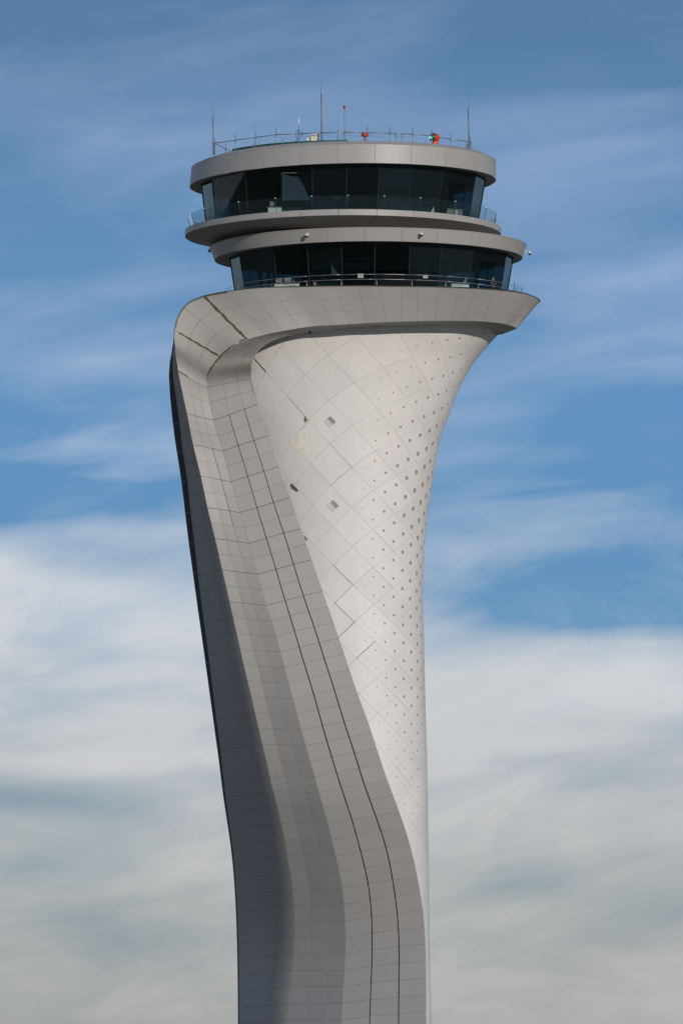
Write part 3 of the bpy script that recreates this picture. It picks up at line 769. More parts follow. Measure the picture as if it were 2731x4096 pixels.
TOP_T = Ring([P('A', 125, 905), P('A', 200, 840), P('A', 340, 790), P('A', 560, 755), P('A', 800, 718), P('A', 1130, 685), P('A', 1560, 662), P('B', 300, 576), P('B', 580, 578), P('B', 850, 598), P('B', 1040, 614), P('B', 1150, 632), P('B', 1230, 660), P('B', 1265, 700)], zguess=86)
TOP_B = Ring([P('A', 138, 1035), P('A', 165, 995), P('A', 235, 962), P('A', 330, 938), P('A', 500, 893), P('A', 800, 860), P('A', 1130, 840), P('A', 1560, 830), P('B', 290, 728), P('B', 570, 742), P('B', 840, 765), P('B', 1050, 800), P('B', 1150, 825), P('B', 1210, 850), P('B', 1232, 870)], zguess=84)
SL_T = Ring([P('C', 80, 280), P('C', 100, 250), P('C', 165, 222), P('C', 300, 185), P('C', 470, 155), P('C', 780, 115), P('C', 1110, 92), P('C', 1460, 82), P('D', 210, 72), P('D', 500, 83), P('D', 830, 105), P('D', 980, 130), P('D', 1090, 155), P('D', 1160, 185), P('D', 1192, 222)], zguess=80)
SL_B = Ring([P('C', 92, 330), P('C', 130, 278), P('C', 290, 225), P('C', 470, 200), P('C', 780, 162), P('C', 1120, 138), P('C', 1460, 130), P('D', 210, 118), P('D', 480, 128), P('D', 700, 148), P('D', 900, 178), P('D', 1050, 205), P('D', 1130, 235), P('D', 1180, 268)], zguess=79)
LO_T = Ring([P('C', 305, 435), P('C', 320, 410), P('C', 430, 367), P('C', 700, 315), P('C', 1015, 278), P('C', 1360, 258), P('D', 200, 216), P('D', 400, 218), P('D', 690, 232), P('D', 970, 248), P('D', 1180, 275), P('D', 1300, 308), P('D', 1370, 335), P('D', 1388, 357)], zguess=78)
LO_B = Ring([P('C', 350, 545), P('C', 372, 515), P('C', 450, 478), P('C', 730, 420), P('C', 1035, 388), P('C', 1360, 372), P('D', 110, 320), P('D', 400, 322), P('D', 690, 337), P('D', 960, 355), P('D', 1150, 385), P('D', 1300, 420), P('D', 1345, 432), P('D', 1356, 447)], zguess=76)
for n, r_ in (('TOP_T', TOP_T), ('TOP_B', TOP_B), ('SL_T', SL_T), ('SL_B', SL_B), ('LO_T', LO_T), ('LO_B', LO_B)):
    print(n, 'z %.2f c %.2f %.2f' % (r_.z, r_.cx, r_.cy), 'r', [round(r_.r(R_(a)), 1) for a in (-180, -135, -90, -45, 0)])
def pair(a, b):
    ka, kb = a.r(0), b.r(0); m_ = (a.c/ka+b.c/kb)/2
    for q, k in ((a, ka), (b, kb)):
        q.c = m_*k
        for _ in range(3):
            e = [p[1]-proj(q.pt(q.theta(p[0])))[1] for p in q.pts[3:-3]]
            q.z -= sum(e)/len(e)*K
        print('pair', round(q.z, 2), [round(x, 1) for x in e])
pair(TOP_T, TOP_B); pair(SL_T, SL_B); pair(LO_T, LO_B)
ZD = st[12][0].z + .12     # lower gallery floor
TAU = 2*math.pi
def around(ths):           # complete a list of front thetas round the back with the same step
    a, b = ths[0], ths[-1]; step = (b-a)/(len(ths)-1); rest = TAU-(b-a); n = max(2, round(rest/step))
    return ths + [b+rest*i/n for i in range(1, n)] + [a+TAU]
def band(part, A, B, ths, name, m, dirx=1, nu=5, gap=.012, depth=.06):
    """panels between ring functions A(th) (top) and B(th) (bottom)"""
    S = lambda u, v: B(u).lerp(A(u), v)
    e = 1e-3; u = ths[0]+.3; n = (S(u+e, .5)-S(u-e, .5)).cross(S(u, .5+e)-S(u, .5-e)); c = S(u, .5)
    fl = n.dot(Vector((c.x, c.y-1.5, 0))) < 0 if dirx else n.z > 0
    for i in range(len(ths)-1):
        make_panel(name, S, ths[i], ths[i+1], 0, 1, nu, 1, m, part, gap, gap, 0, 0, depth=depth, flip=fl, dv=.01, du=.004)
def ringface(name, A, B, m, part, n=120, off=None):
    """plain closed strip between two ring functions"""
    vs = []; fs = []
    for i in range(n):
        t = TAU*i/n; vs += [A(t), B(t)]
    for i in range(n):
        a = 2*i; b = 2*((i+1) % n); fs.append((a, a+1, b+1, b))
    return mesh_obj(name, vs, fs, m, part, smooth=True)
def disc(name, A, m, part, n=96, inv=False):
    vs = [A(TAU*i/n) for i in range(n)]; c = sum(vs, Vector())/n
    return mesh_obj(name, vs+[c], [(i, (i+1) % n, n) for i in range(n)], m, part)

# ---- roof
roof = empty('roof_canopy', parent=tower); roof['label'] = 'broad grey fascia ring over the upper glazing'
fth = [TOP_T.theta(x) for x in (923, 1059, 1204, 1352, 1501, 1645, 1781)]
fth = [fth[0]-.30] + fth + [fth[-1]+.30]
fth = around(fth)
A = lambda t: TOP_T.pt(t); B = lambda t: TOP_B.pt(t)
ringface('fascia_core', lambda t: TOP_T.pt(t, -.10), lambda t: TOP_B.pt(t, -.10), M['joint'], roof)
band(roof, A, B, fth, 'fascia_panel', M['fascia'])
ringface('capping', lambda t: TOP_T.pt(t, .02, .0), lambda t: TOP_T.pt(t, -.13, .05), M['cap'], roof)
band(roof, lambda t: TOP_T.pt(t, -.85, .40), lambda t: TOP_T.pt(t, -.13, .05), fth, 'eaves_panel', M['fascia'])
disc('roof_deck', lambda t: TOP_T.pt(t, -.84, .36), M['roofdeck'], roof)
GT = lambda t, dz=0: TOP_B.pt(t, -1.0, dz)
sth = fth
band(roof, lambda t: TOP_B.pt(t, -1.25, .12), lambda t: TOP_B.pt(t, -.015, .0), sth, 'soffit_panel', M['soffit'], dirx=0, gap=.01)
# green membrane upstand, exposed on the left half of the roof
g0, g1 = TOP_T.theta(868), TOP_T.theta(1395)
gm_ = MB(); n = 40
for i in range(n+1):
    f = i/n; t = g0-.12+(g1-g0+.12)*f; h = .62-.30*f
    gm_.v += [TOP_T.pt(t, -2.2, .30), TOP_T.pt(t, -2.25, .36+h), TOP_T.pt(t, -2.6, .36+h), TOP_T.pt(t, -2.6, .30)]
for i in range(n):
    for j in range(3): gm_.f.append((4*i+j, 4*i+4+j, 4*i+5+j, 4*i+1+j))
gm_.f += [(0, 1, 2, 3), (4*n+3, 4*n+2, 4*n+1, 4*n)]
gm_.build('upstand', M['greenroof'], roof)

# ---- upper glazing
def glazing(part_label, top, bot, nodes_px, topk, pxk, name='glazing'):
    g = empty(name, parent=tower); g['label'] = part_label
    return g
zt = TOP_B.z+.10; zb = SL_T.z+.02
rt, rbk = 1.0-1.0/13.9, 1.0
def gtop(th): p = TOP_B.pt(th, -1.0); p.z = zt; return p
kc = at_Y((827+1901)/2, 850, 1.5).x; kt = TOP_B.cx
def gbot(th): p = gtop(th); return Vector((kc+(p.x-kt)*.952, TOP_B.cy+(p.y-TOP_B.cy)*.905, zb))
ths = [TOP_B.theta(x, -1.0) for x in (847, 981, 1122, 1249, 1388, 1518, 1648, 1773, 1903)]
allth = around(ths)
def make_glazing(part, top, bot, ths, kframe=.045):
    for i in range(len(ths)-1):
        a, b = top(ths[i]), top(ths[i+1]); c, d = bot(ths[i]), bot(ths[i+1])
        e = (b-a).normalized(); f = (a-c).normalized(); n = e.cross(f).normalized(); g_ = .03
        q = [c+e*g_, d-e*g_, b-e*g_, a+e*g_]
        vs = q+[p-n*.03 for p in q]
        mesh_obj('pane', vs, [(0, 1, 2, 3), (7, 6, 5, 4), (0, 4, 5, 1), (1, 5, 6, 2), (2, 6, 7, 3), (3, 7, 4, 0)], M['glass'], part)
        mb = MB(); inn = (Vector((0, 1.5, 0))-Vector((a.x, a.y, 0))).normalized()
        mb.tube([c-inn*.02, a-inn*.02], kframe, 4); mb.build('mullion', M['frame'], part)
    for nm_, fn in (('head_rail', top), ('sill_rail', bot)):
        mb = MB(); mb.tube([fn(t) for t in ths], .07, 4); mb.build(nm_, M['frame'], part)
gz = empty('upper_glazing', parent=tower); gz['label'] = 'outward-leaning dark glass of the upper control room'
make_glazing(gz, gtop, gbot, allth)
# ---- balcony slab
slab = empty('balcony_slab', parent=tower); slab['label'] = 'thin dark balcony slab between the two storeys of glass'
sth2 = [SL_T.theta(x) for x in (910, 1048, 1200, 1354, 1507, 1655)]
sth2 = [sth2[0]-.30] + sth2 + [sth2[-1]+.28, sth2[-1]+.56]
sth2 = around(sth2)
ringface('edge_core', lambda t: SL_T.pt(t, -.10, -.01), lambda t: SL_B.pt(t, -.10, .01), M['joint'], slab)
band(slab, lambda t: SL_T.pt(t), lambda t: SL_B.pt(t), sth2, 'edge_panel', M['fascia'], gap=.018)
disc('balcony_floor', lambda t: SL_T.pt(t, -.05, -.02), M['soffit'], slab)
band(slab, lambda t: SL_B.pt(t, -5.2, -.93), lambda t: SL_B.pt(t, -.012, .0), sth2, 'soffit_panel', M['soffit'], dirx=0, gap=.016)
ringface('neck_wall', lambda t: SL_B.pt(t, -5.1, -.85), lambda t: SL_B.pt(t, -5.1, LO_T.z-SL_B.z-.1), M['soffit'], slab)
# ---- lower roof
low = empty('lower_canopy', parent=tower); low['label'] = 'grey fascia ring over the lower glazing'
lth = [LO_T.theta(x) for x in (892, 1017, 1155, 1307, 1456, 1607, 1752, 1890)]
lth = around([lth[0]-.3]+lth+[lth[-1]+.3])
ringface('fascia_core', lambda t: LO_T.pt(t, -.10), lambda t: LO_B.pt(t, -.10), M['joint'], low)
band(low, lambda t: LO_T.pt(t), lambda t: LO_B.pt(t), lth, 'fascia_panel', M['fascia'])
ringface('capping', lambda t: LO_T.pt(t, .03, -.01), lambda t: LO_T.pt(t, -.12, .09), M['cap'], low)
disc('canopy_deck', lambda t: LO_T.pt(t, -.1, .0), M['roofdeck'], low)
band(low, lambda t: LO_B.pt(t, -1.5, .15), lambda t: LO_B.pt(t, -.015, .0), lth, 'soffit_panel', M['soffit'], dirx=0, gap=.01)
# ---- lower glazing
zt2 = LO_B.z+.12; zb2 = ZD
kt2 = at_Y((916+2050)/2, 1000, 1.5).x; kc2 = at_Y((945+2020)/2, 1100, 1.5).x
def gtop2(th): p = LO_B.pt(th, -1.12); p.x += kt2-LO_B.cx; p.z = zt2; return p
def gbot2(th): p = gtop2(th); return Vector((kc2+(p.x-kt2)*.948, LO_B.cy+(p.y-LO_B.cy)*.905, zb2))
sh = (kt2-LO_B.cx)/K
ths2 = [LO_B.theta(x-sh, -1.12) for x in (958, 1093, 1227, 1365, 1499, 1640, 1765, 1892, 2025)]
allth2 = around(ths2)
gz2 = empty('lower_glazing', parent=tower); gz2['label'] = 'outward-leaning dark glass of the lower storey'
make_glazing(gz2, gtop2, gbot2, allth2)
# ---- gallery floor and top of the collar
gal = disc('gallery_floor', lambda t: gbot2(t)*1.0 + (gbot2(t)-Vector((kc2, 1.5, zb2))).normalized()*1.25 + Vector((0, 0, -.01)), M['soffit'], tower)
vs = []; fs = []
vl = list(np.arange(3, 31.01, .5))
for v in vl:
    A_ = line(0, v).copy(); d = A_-Vector((kc2, 1.5, A_.z)); Bp = Vector((kc2, 1.5, ZD-.3))+d.normalized()*max(8, min(d.length-.5, 12.0)); Bp.z = min(ZD-.2, A_.z+.3)
    vs += [A_, Bp]
for i in range(len(vl)-1): fs.append((2*i, 2*i+1, 2*i+3, 2*i+2))
mesh_obj('collar_top', vs, fs, M['soffit'], tower, smooth=True)
vs = []; fs = []; vl = list(np.arange(5, 31.01, .5))
for v in vl:
    C_ = line(6, v); n_ = Vector((-C_.x, -C_.y, 0)).normalized(); vs += [C_+Vector((0, 0, .03)), C_+n_*2.2+Vector((0, 0, .35))]
for i in range(len(vl)-1): fs.append((2*i, 2*i+1, 2*i+3, 2*i+2))
mesh_obj('soffit_closure', vs, fs, M['soffit'], tower, smooth=True)
lip = MB(); lip.tube([line(0, v)+Vector((0, 0, .0)) for v in np.arange(1.0, 31, .25)], .035, 6)
lip.build('collar_lip', mat('lip_dark', (.09, .085, .07), .6), tower, True)

# ---- interiors
def interior(top, bot, ths, zt, zb, prefix, cx, solid):
    part = empty(prefix, parent=tower)
    mid = lambda fn, k: (lambda t: Vector((cx+(fn(t).x-cx)*k, 1.5+(fn(t).y-1.5)*k, fn(t).z)))
    def poly(fn, z, name, m):
        vs = [Vector((fn(t).x, fn(t).y, z)) for t in ths[:-1]]
        mesh_obj(name, vs, [tuple(range(len(vs)))], m, part)
    poly(mid(top, .985), zt-.12, 'ceiling', M['ceil'])
    poly(mid(bot, .985), zb+.05, 'floor', M['inside'])
    mb = MB()
    for (x, y, sx_, sy_) in solid: mb.box((cx+x, 1.5+y, (zt+zb)/2), (sx_, sy_, zt-zb-.1))
    mb.build('core_wall', M['inside'], part)
    # upper bulkhead hung from the ceiling, columns near the glass
    mb = MB()
    for t in ths[:-1:2]:
        a, b = mid(top, .80)(t), mid(bot, .80)(t); mb.tube([b, a], .17, 8)
    mb.build('column', M['inside'], part)
    return part
it1 = interior(gtop, gbot, allth, zt, zb, 'upper_interior', kc, [(0, 1.5, 11, 5.5), (1.0, -2.4, 3.0, 2.6), (-7.5, 7.5, 6, .3), (7, 8, 7, .3), (0, 9, 14, .3), (-9.6, 4.0, .3, 7), (9.6, 4.0, .3, 7), (-8.2, 1.0, 2.4, .3), (8.2, 1.0, 2.4, .3)])
it2 = interior(gtop2, gbot2, allth2, zt2, zb2, 'lower_interior', kc2, [(0, 1.0, 9.5, 6.5), (-2.2, -3.6, 2.6, 1.6), (2.4, -3.4, 1.6, 1.8), (0, 9.5, 13, .3)])

# ================================================================== moss sealant, repairs, grilles (parts of the tower)
def off_n(S, u, v, o, fl):
    e = 1e-2; n = (S(u+e, v)-S(u-e, v)).cross(S(u, v+e)-S(u, v-e)).normalized(); n = -n if fl else n
    return S(u, v)+n*o
def stain(name, path, wfun, m, S, fl, parent, n=60, lift=.018):
    """ragged strip of material following a path (u(t), v(t)) on a surface, with thickness"""
    vs = []; fs = []; r = random.Random(hash(name) % 1000 + n)
    for i in range(n+1):
        t = i/n; u, v = path(t); u2, v2 = path(min(1, t+.01)); 
        if t > .98: u2, v2 = u, v; ub, vb_ = path(t-.01)
        else: ub, vb_ = u, v
        d = (S(u2, v2)-S(ub, vb_)).normalized(); c0 = off_n(S, u, v, 0, fl); nn = (off_n(S, u, v, 1, fl)-c0)
        sd_ = d.cross(nn).normalized(); wl = wfun(t)*(.55+.6*r.random()+.25*math.sin(t*31)); wr = wfun(t)*(.55+.6*r.random()+.25*math.sin(t*23+2))
        vs += [c0-sd_*wl-nn*.01, c0-sd_*wl*.8+nn*lift, c0+sd_*wr*.8+nn*lift, c0+sd_*wr-nn*.01]
    for i in range(n):
        for j in range(3): fs.append((4*i+j, 4*i+j+1, 4*i+5+j, 4*i+4+j))
    return mesh_obj(name, vs, fs, m, parent)
stain('sealant_smear', lambda t: (.03+2.94*t, 4.0), lambda t: .16-.03*abs(t-.3), M['moss'], rib, FL, outer, 90)
stain('sealant_smear', lambda t: (.30+2.68*t, 2.0), lambda t: .085+.05*t, M['moss'], rib, FL, outer, 80)
stain('sealant_smear', lambda t: (.02+1.0*t, 0.0), lambda t: .07, M['moss'], rib, FL, outer, 40)
stain('sealant_smear', lambda t: (2.94, .35+2.9*t), lambda t: .045+.05*math.sin(math.pi*t), M['moss'], rib, FL, outer, 90)
stain('sealant_smear', lambda t: (.06, 2.1+2.9*t), lambda t: .03+.05*t*t, M['moss'], rib, FL, outer, 90)
stain('sealant_smear', lambda t: (2.93, 3.6+.5*t), lambda t: .10*(1-.6*t), M['moss'], rib, FL, outer, 30)
def Sb(u, v): return body(u, v)
def blobpatch(name, pts_px, m, lift=.02, jag=.06, seed=1):
    r = random.Random(seed); P3 = []
    n = len(pts_px)
    for i in range(n):
        a, b = pts_px[i], pts_px[(i+1) % n]
        for k in range(6):
            f = k/6; q = m2(a, b, f); P3.append(q)
    c = (sum(p[0] for p in P3)/len(P3), sum(p[1] for p in P3)/len(P3))
    vs = []
    def on(px, py, o):
        ph, z = solve_body(px, py); e = 1e-3
        n_ = (body(ph+e, z)-body(ph-e, z)).cross(body(ph, z+e)-body(ph, z-e)).normalized()
        if n_.y > 0: n_ = -n_
        return body(ph, z)+n_*o
    ring = [m2(c, p, 1+r.uniform(-jag, jag)) for p in P3]
    vs += [on(*p, -.01) for p in ring]; vs += [on(*m2(c, p, .93), lift) for p in ring]; vs += [on(*m2(c, p, .45), lift*1.3) for p in ring]; vs.append(on(*c, lift*1.3))
    N = len(ring); fs = []
    for l in range(2):
        for i in range(N): fs.append((l*N+i, l*N+(i+1) % N, (l+1)*N+(i+1) % N, (l+1)*N+i))
    for i in range(N): fs.append((2*N+i, 2*N+(i+1) % N, 3*N))
    return mesh_obj(name, vs, fs, m, shaft)
blobpatch('repair_patch', [P('E', 1325, 1398), P('E', 1385, 1395), P('E', 1410, 1440), P('E', 1400, 1500), P('E', 1425, 1590), P('E', 1385, 1635), P('E', 1330, 1590), P('E', 1262, 1530), P('E', 1255, 1480)], M['repair'], seed=3)
blobpatch('repair_patch', [P('E', 1385, 1262), P('E', 1408, 1300), P('E', 1385, 1325), P('E', 1378, 1290)], M['moss'], seed=4, jag=.1)
blobpatch('repair_patch', [P('G', 1253, 540), P('G', 1268, 520), P('G', 1332, 585), P('G', 1318, 603), P('G', 1265, 570)], M['moss'], seed=5, jag=.1)
blobpatch('repair_patch', [P('G', 1378, 990), P('G', 1395, 1003), P('G', 1413, 1032), P('G', 1395, 1036)], M['moss'], seed=6, jag=.1)
def grille(px, py, name='vent_grille'):
    ph, z = solve_body(px, py); e = 1e-3; c = body(ph, z)
    n_ = (body(ph+e, z)-body(ph-e, z)).cross(body(ph, z+e)-body(ph, z-e)).normalized()
    if n_.y > 0: n_ = -n_
    up = Vector((0, 0, 1)); xx = up.cross(n_).normalized(); yy = n_.cross(xx)
    if xx.x < 0: xx = -xx
    d1 = (xx*.80+yy*.66).normalized(); d2 = (xx*.72-yy*.78).normalized()   # along the two seam directions
    L = .38
    mb = MB(); q = [c+(-d1*L-d2*L)*1.0, c+(d1*L-d2*L), c+(d1*L+d2*L), c+(-d1*L+d2*L)]
    q = [p+n_*.012 for p in q]; mb.add(q, [(0, 1, 2, 3)])
    g_ = mb.build('vent_grille', M['joint'], shaft)
    rim_ = MB()
    for a_, b_ in ((q[0], q[1]), (q[1], q[2]), (q[2], q[3]), (q[3], q[0])): rim_.tube([a_+n_*.02, b_+n_*.02], .022, 4)
    rim_.build('frame', M['vent'], g_)
    N = 9
    for i in range(N):   # slats, tilted so that the upper ones stand open
        f = (i+.5)/N*2-1; cc = c+d1*L*f+n_*.03
        mb = MB(); hw = L*.98/N*(.62 if f > -.2 else .95); tilt = .02 if f > 0 else .004
        mb.add([cc-d2*L-d1*hw, cc+d2*L-d1*hw, cc+d2*L+d1*hw+n_*tilt, cc-d2*L+d1*hw+n_*tilt,
                cc-d2*L-d1*hw-n_*.012, cc+d2*L-d1*hw-n_*.012, cc+d2*L+d1*hw+n_*(tilt-.012), cc-d2*L+d1*hw+n_*(tilt-.012)],
               [(0, 1, 2, 3), (7, 6, 5, 4), (0, 4, 5, 1), (1, 5, 6, 2), (2, 6, 7, 3), (3, 7, 4, 0)])
        mb.build('slat', M['vent'], g_)
# grille slats would be a fourth level under shaft, so the grille itself hangs from the tower
_sh = shaft
shaft = tower
for gx, gy in (P('F', 236, 952), P('K', 345, 318)): grille(gx, gy)
shaft = _sh

# ================================================================== railings
def tubes(name, pts, r, m, parent=None, n=6):
    mb = MB(); mb.tube(pts, r, n); return mb.build(name, m, parent, True)
rr = empty('roof_railing', 'thin grey pipe railing round the edge of the tower roof', 'railing', loc=(TOP_T.cx, TOP_T.cy, TOP_T.z+.36))
def local(o, pts): return [Vector(p)-o.location for p in pts]
DR = -2.55
RN = [(858, 571), (941, 559), (1021, 548), (1103, 537), (1194, 533), (1286, 530), (1379, 527), (1468, 529), (1559, 531), (1650, 535), (1727, 543), (1802, 555.5), (1878, 565)]
pxs = [858, 941, 1021, 1103, 1194, 1286, 1379, 1468, 1559, 1650, 1727, 1802, 1878]
rth = [TOP_T.theta(x, DR) for x in pxs]; rall = around(rth)
yr = proj(TOP_T.pt(TOP_T.theta(1400, DR), DR))
zrail = at_Y(1400, 527, TOP_T.pt(TOP_T.theta(1400, DR), DR).y).z; dzr = zrail-TOP_T.z
print('rail dz', dzr)
RP = [at_Z(x, y, zrail) for x, y in RN] + [Vector((x, y, zrail)) for x, y in ((10.4, 1), (8.5, 5.5), (5.5, 9), (1.5, 10.5), (-3, 10.5), (-7, 9), (-10.3, 5.5), (-11.8, 1))]
def rail_y(px): return float(np.interp(px, [p[0] for p in RN], [p.y for p in RP[:13]]))
RP.append(RP[0])
for i in range(len(RP)-1):
    a, b = RP[i], RP[i+1]
    tubes('rail', local(rr, [a, b]), .042, M['steel'], rr)
    p0 = Vector((a.x, a.y, TOP_T.z+.36)); tubes('post', local(rr, [p0, a+Vector((0, 0, .06))]), .048, M['steel'], rr)
    if i not in (0, 6): # short pointed finial
        q = a+Vector((0, 0, .02)); mb = MB(); mb.tube(local(rr, [q, q+Vector((.0, 0, .25)), q+Vector((.01, 0, .42)), q+Vector((.015, 0, .62))]), [.03, .055, .05, .012], 6); mb.build('finial', M['mast'], rr)
    # sagging cable below the rail
    mb = MB(); m_ = [a.lerp(b, k/6)+Vector((0, 0, -.05-.32*(1-(2*k/6-1)**2))) for k in range(7)]; mb.tube(local(rr, m_), .009, 4); mb.build('cable', M['mast'], rr)

# whips and rods
def whip(name, label, px, ytop, ybase, r0, r1, split=.72, th_dr=DR, group=None, tip=None, lean=0.0, cat='antenna'):
    b = at_Y(px, 600, rail_y(px)-.08); b.z = TOP_T.z+.36
    top = at_Y(px+lean, ytop, b.y)
    o = empty(name, label, cat, group, loc=b)
    h = top.z-b.z; dx = top.x-b.x
    pt = lambda f: Vector((dx*f, 0, h*f))
    tubes('mast', [pt(0), pt(split*.6), pt(split)], r0, M['mast'], o, 8)
    mb = MB(); mb.tube([pt(split), pt((split+1)/2), pt(1)], [r0*.55, r1, r1*.7], 6); mb.build('rod', M['mast'], o)
    mb = MB()
    for f in (.10, .22) if h > 4 else (.25,):
        mb.tube([pt(f)+Vector((0, 0, -.06)), pt(f)+Vector((0, 0, .06))], r0*1.9, 8)
    mb.build('clamp', M['mast'], o)
    return o, pt, h
o1, pt, h = whip('lightning_rod', 'tall two-stage lightning rod at the far left end of the roof railing', 853, 406, 620, .055, .018, .70, group='tall lightning rods on the roof', lean=-1.5, cat='lightning rod')
o2, pt, h = whip('lightning_rod', 'tallest lightning rod, rising beside the cream cabinet near mid roof', 1287, 316, 565, .06, .02, .78, group='tall lightning rods on the roof', lean=-4, cat='lightning rod')
o3, pt, h = whip('lightning_rod', 'tall lightning rod leaning left at the right end of the roof railing', 1877, 385, 590, .06, .02, .78, group='tall lightning rods on the roof', lean=-7, cat='lightning rod')
mb = MB(); mb.tube([(.12, 0, 0), (.16, 0, 1.0), (.02, 0, 1.35)], .05, 6); mb.tube([(-.15, 0, .1), (.05, -.1, -.25), (.25, -.2, -.45)], .06, 6); mb.build('bracket', M['mast'], o3)
mb = MB(); mb.tube([(.16, 0, 0), (.14, 0, 1.5)], .04, 6); mb.build('bracket', M['mast'], o1)
whip('thin_antenna', 'fine white whip antenna with a tiny ball tip on the left of the roof', 1020.5, 475, 585, .03, .016, .35)
whip('thin_antenna', 'slim grey rod antenna just left of the red-tipped obstruction lamp mast', 1351, 458, 560, .03, .016, .5)
o4, pt, h = whip('lamp_mast', 'slender mast topped by a small red obstruction lamp at mid roof', 1378, 428, 560, .042, .035, .35, cat='obstruction lamp', lean=-1)
mb = MB(); mb.lathe([(0, -.02), (.07, 0), (.11, .1), (.11, .22), (.07, .3), (0, .32)], 10, Matrix.Translation(pt(1)-Vector((0, 0, .12)))); mb.build('lamp', M['redglass'], o4, True)
mb = MB(); mb.tube([(-.35, 0, 0), (0, 0, 1.1)], .014, 4); mb.build('stay', M['mast'], o4)
# white panel antenna with cable loops
o5, pt, h = whip('panel_antenna', 'short white tube antenna with looped black cable on the left roof railing', 1194, 490, 570, .045, .035, .6)
b = pt(.93); mb = MB(); mb.tube([b, b+Vector((0, 0, .62))], .075, 8); mb.build('radome', M['white'], o5)
mb = MB(); c = Vector((0, -.05, 1.0)); mb.tube([c+Vector((.30*math.sin(a_), 0, .32*math.cos(a_))) for a_ in [k*TAU/20 for k in range(21)]], .022, 5)
mb.tube([(0, -.05, .68), (-.2, -.05, .5), (-.24, -.05, .25), (-.18, -.05, 0)], .02, 5); mb.build('cable', M['black'], o5)
# small rods
grp = 'short rods standing on the roof membrane'
for px, yt, lab in ((1014, 569, 'short grey rod just left of the fine white whip'), (1036, 565, 'short grey rod just right of the fine white whip'), (1131, 555, 'short grey rod on the green roof strip between two railing posts')):
    b = at_Y(px, 600, rail_y(px)+0.45); b.z = TOP_T.z+.36; top = at_Y(px, yt, b.y)
    o = empty('roof_rod', lab, 'rod', grp, loc=b); tubes('rod', [(0, 0, 0), (0, 0, top.z-b.z)], .03, M['mast'], o)
    mb = MB(); mb.lathe([(0, 0), (.08, 0), (.08, .04), (0, .04)], 8); mb.build('base_plate', M['mast'], o)
for px, lab in ((1584, 'left one of two small bent vent pipes near mid roof'), (1607.5, 'right one of two small bent vent pipes near mid roof')):
    b = at_Y(px, 600, rail_y(px)+-0.15); b.z = TOP_T.z+.36; top = at_Y(px, 534, b.y); h = top.z-b.z
    o = empty('vent_pipe', lab, 'pipe', 'small bent vent pipes', loc=b)
    tubes('pipe', [(0, 0, 0), (0, 0, h*.9)], .055, M['steel'], o); tubes('head', [(-.14, 0, h*.96), (-.03, 0, h), (.12, 0, h*.98)], .05, M['mast'], o)
b = at_Y(1700, 600, rail_y(1700)+-0.45); b.z = TOP_T.z+.36
o = empty('roof_stub', 'tiny grey stub post left of the orange beacon', 'post', loc=b); tubes('post', [(0, 0, 0), (0, 0, at_Y(1700, 560, b.y).z-b.z)], .035, M['steel'], o)
mb = MB(); mb.lathe([(0, 0), (.07, 0), (.07, .03), (0, .03)], 8); mb.build('base_plate', M['mast'], o)
# cabinets
def cabinet(name, label, px0, px1, ytop, m, depth):
    c = (px0+px1)/2; b = at_Y(c, 600, rail_y(c)+0.95); b.z = TOP_T.z+.36; b = at_Y(c, proj(b)[1], b.y); b.z = TOP_T.z+.36
    wd = (px1-px0)*K; h = at_Y(c, ytop, b.y).z-b.z
    o = empty(name, label, 'cabinet', 'equipment cabinets on the roof', loc=b)
    mb = MB(); mb.box((0, 0, h/2+.04), (wd, depth, h-.08)); mb.build('cabinet_body', m, o)
    mb = MB(); mb.box((0, -.01, h-.02), (wd*1.04, depth*1.04, .05)); mb.build('lid', m, o)
    mb = MB(); mb.box((0, -depth/2-.012, h*.5), (wd*.8, .02, h*.7)); d = mb.build('door', m, o)
    mb = MB(); mb.box((wd*.3, -depth/2-.04, h*.55), (.04, .04, .14)); mb.build('handle', M['black'], d)
    mb = MB(); mb.box((0, 0, .02), (wd*.9, depth*.9, .06)); mb.build('plinth', M['black'], o)
cabinet('roof_cabinet', 'small white equipment box on the roof left of the cream cabinet', 1226, 1240.5, 547, M['white'], .4)
cabinet('roof_cabinet', 'larger cream equipment cabinet on the roof left of the tallest rod', 1243, 1276, 537, M['cream'], .8)
# red horn lamp
b = at_Y(1459, 600, rail_y(1459)+-0.15); b.z = TOP_T.z+.36; top = at_Y(1459, 531, b.y); h = top.z-b.z
o = empty('red_warning_light', 'flat-topped red warning light on a stubby stand at mid roof', 'warning light', loc=b)
tubes('stand', [(0, 0, 0), (0, 0, h*.72)], [.09, .09], M['red'], o, 10)
mb = MB(); mb.lathe([(0, h*.66), (.28, h*.70), (.33, h*.74), (.33, h*.98), (.30, h), (0, h)], 20); mb.build('lamp_head', M['red'], o, True)
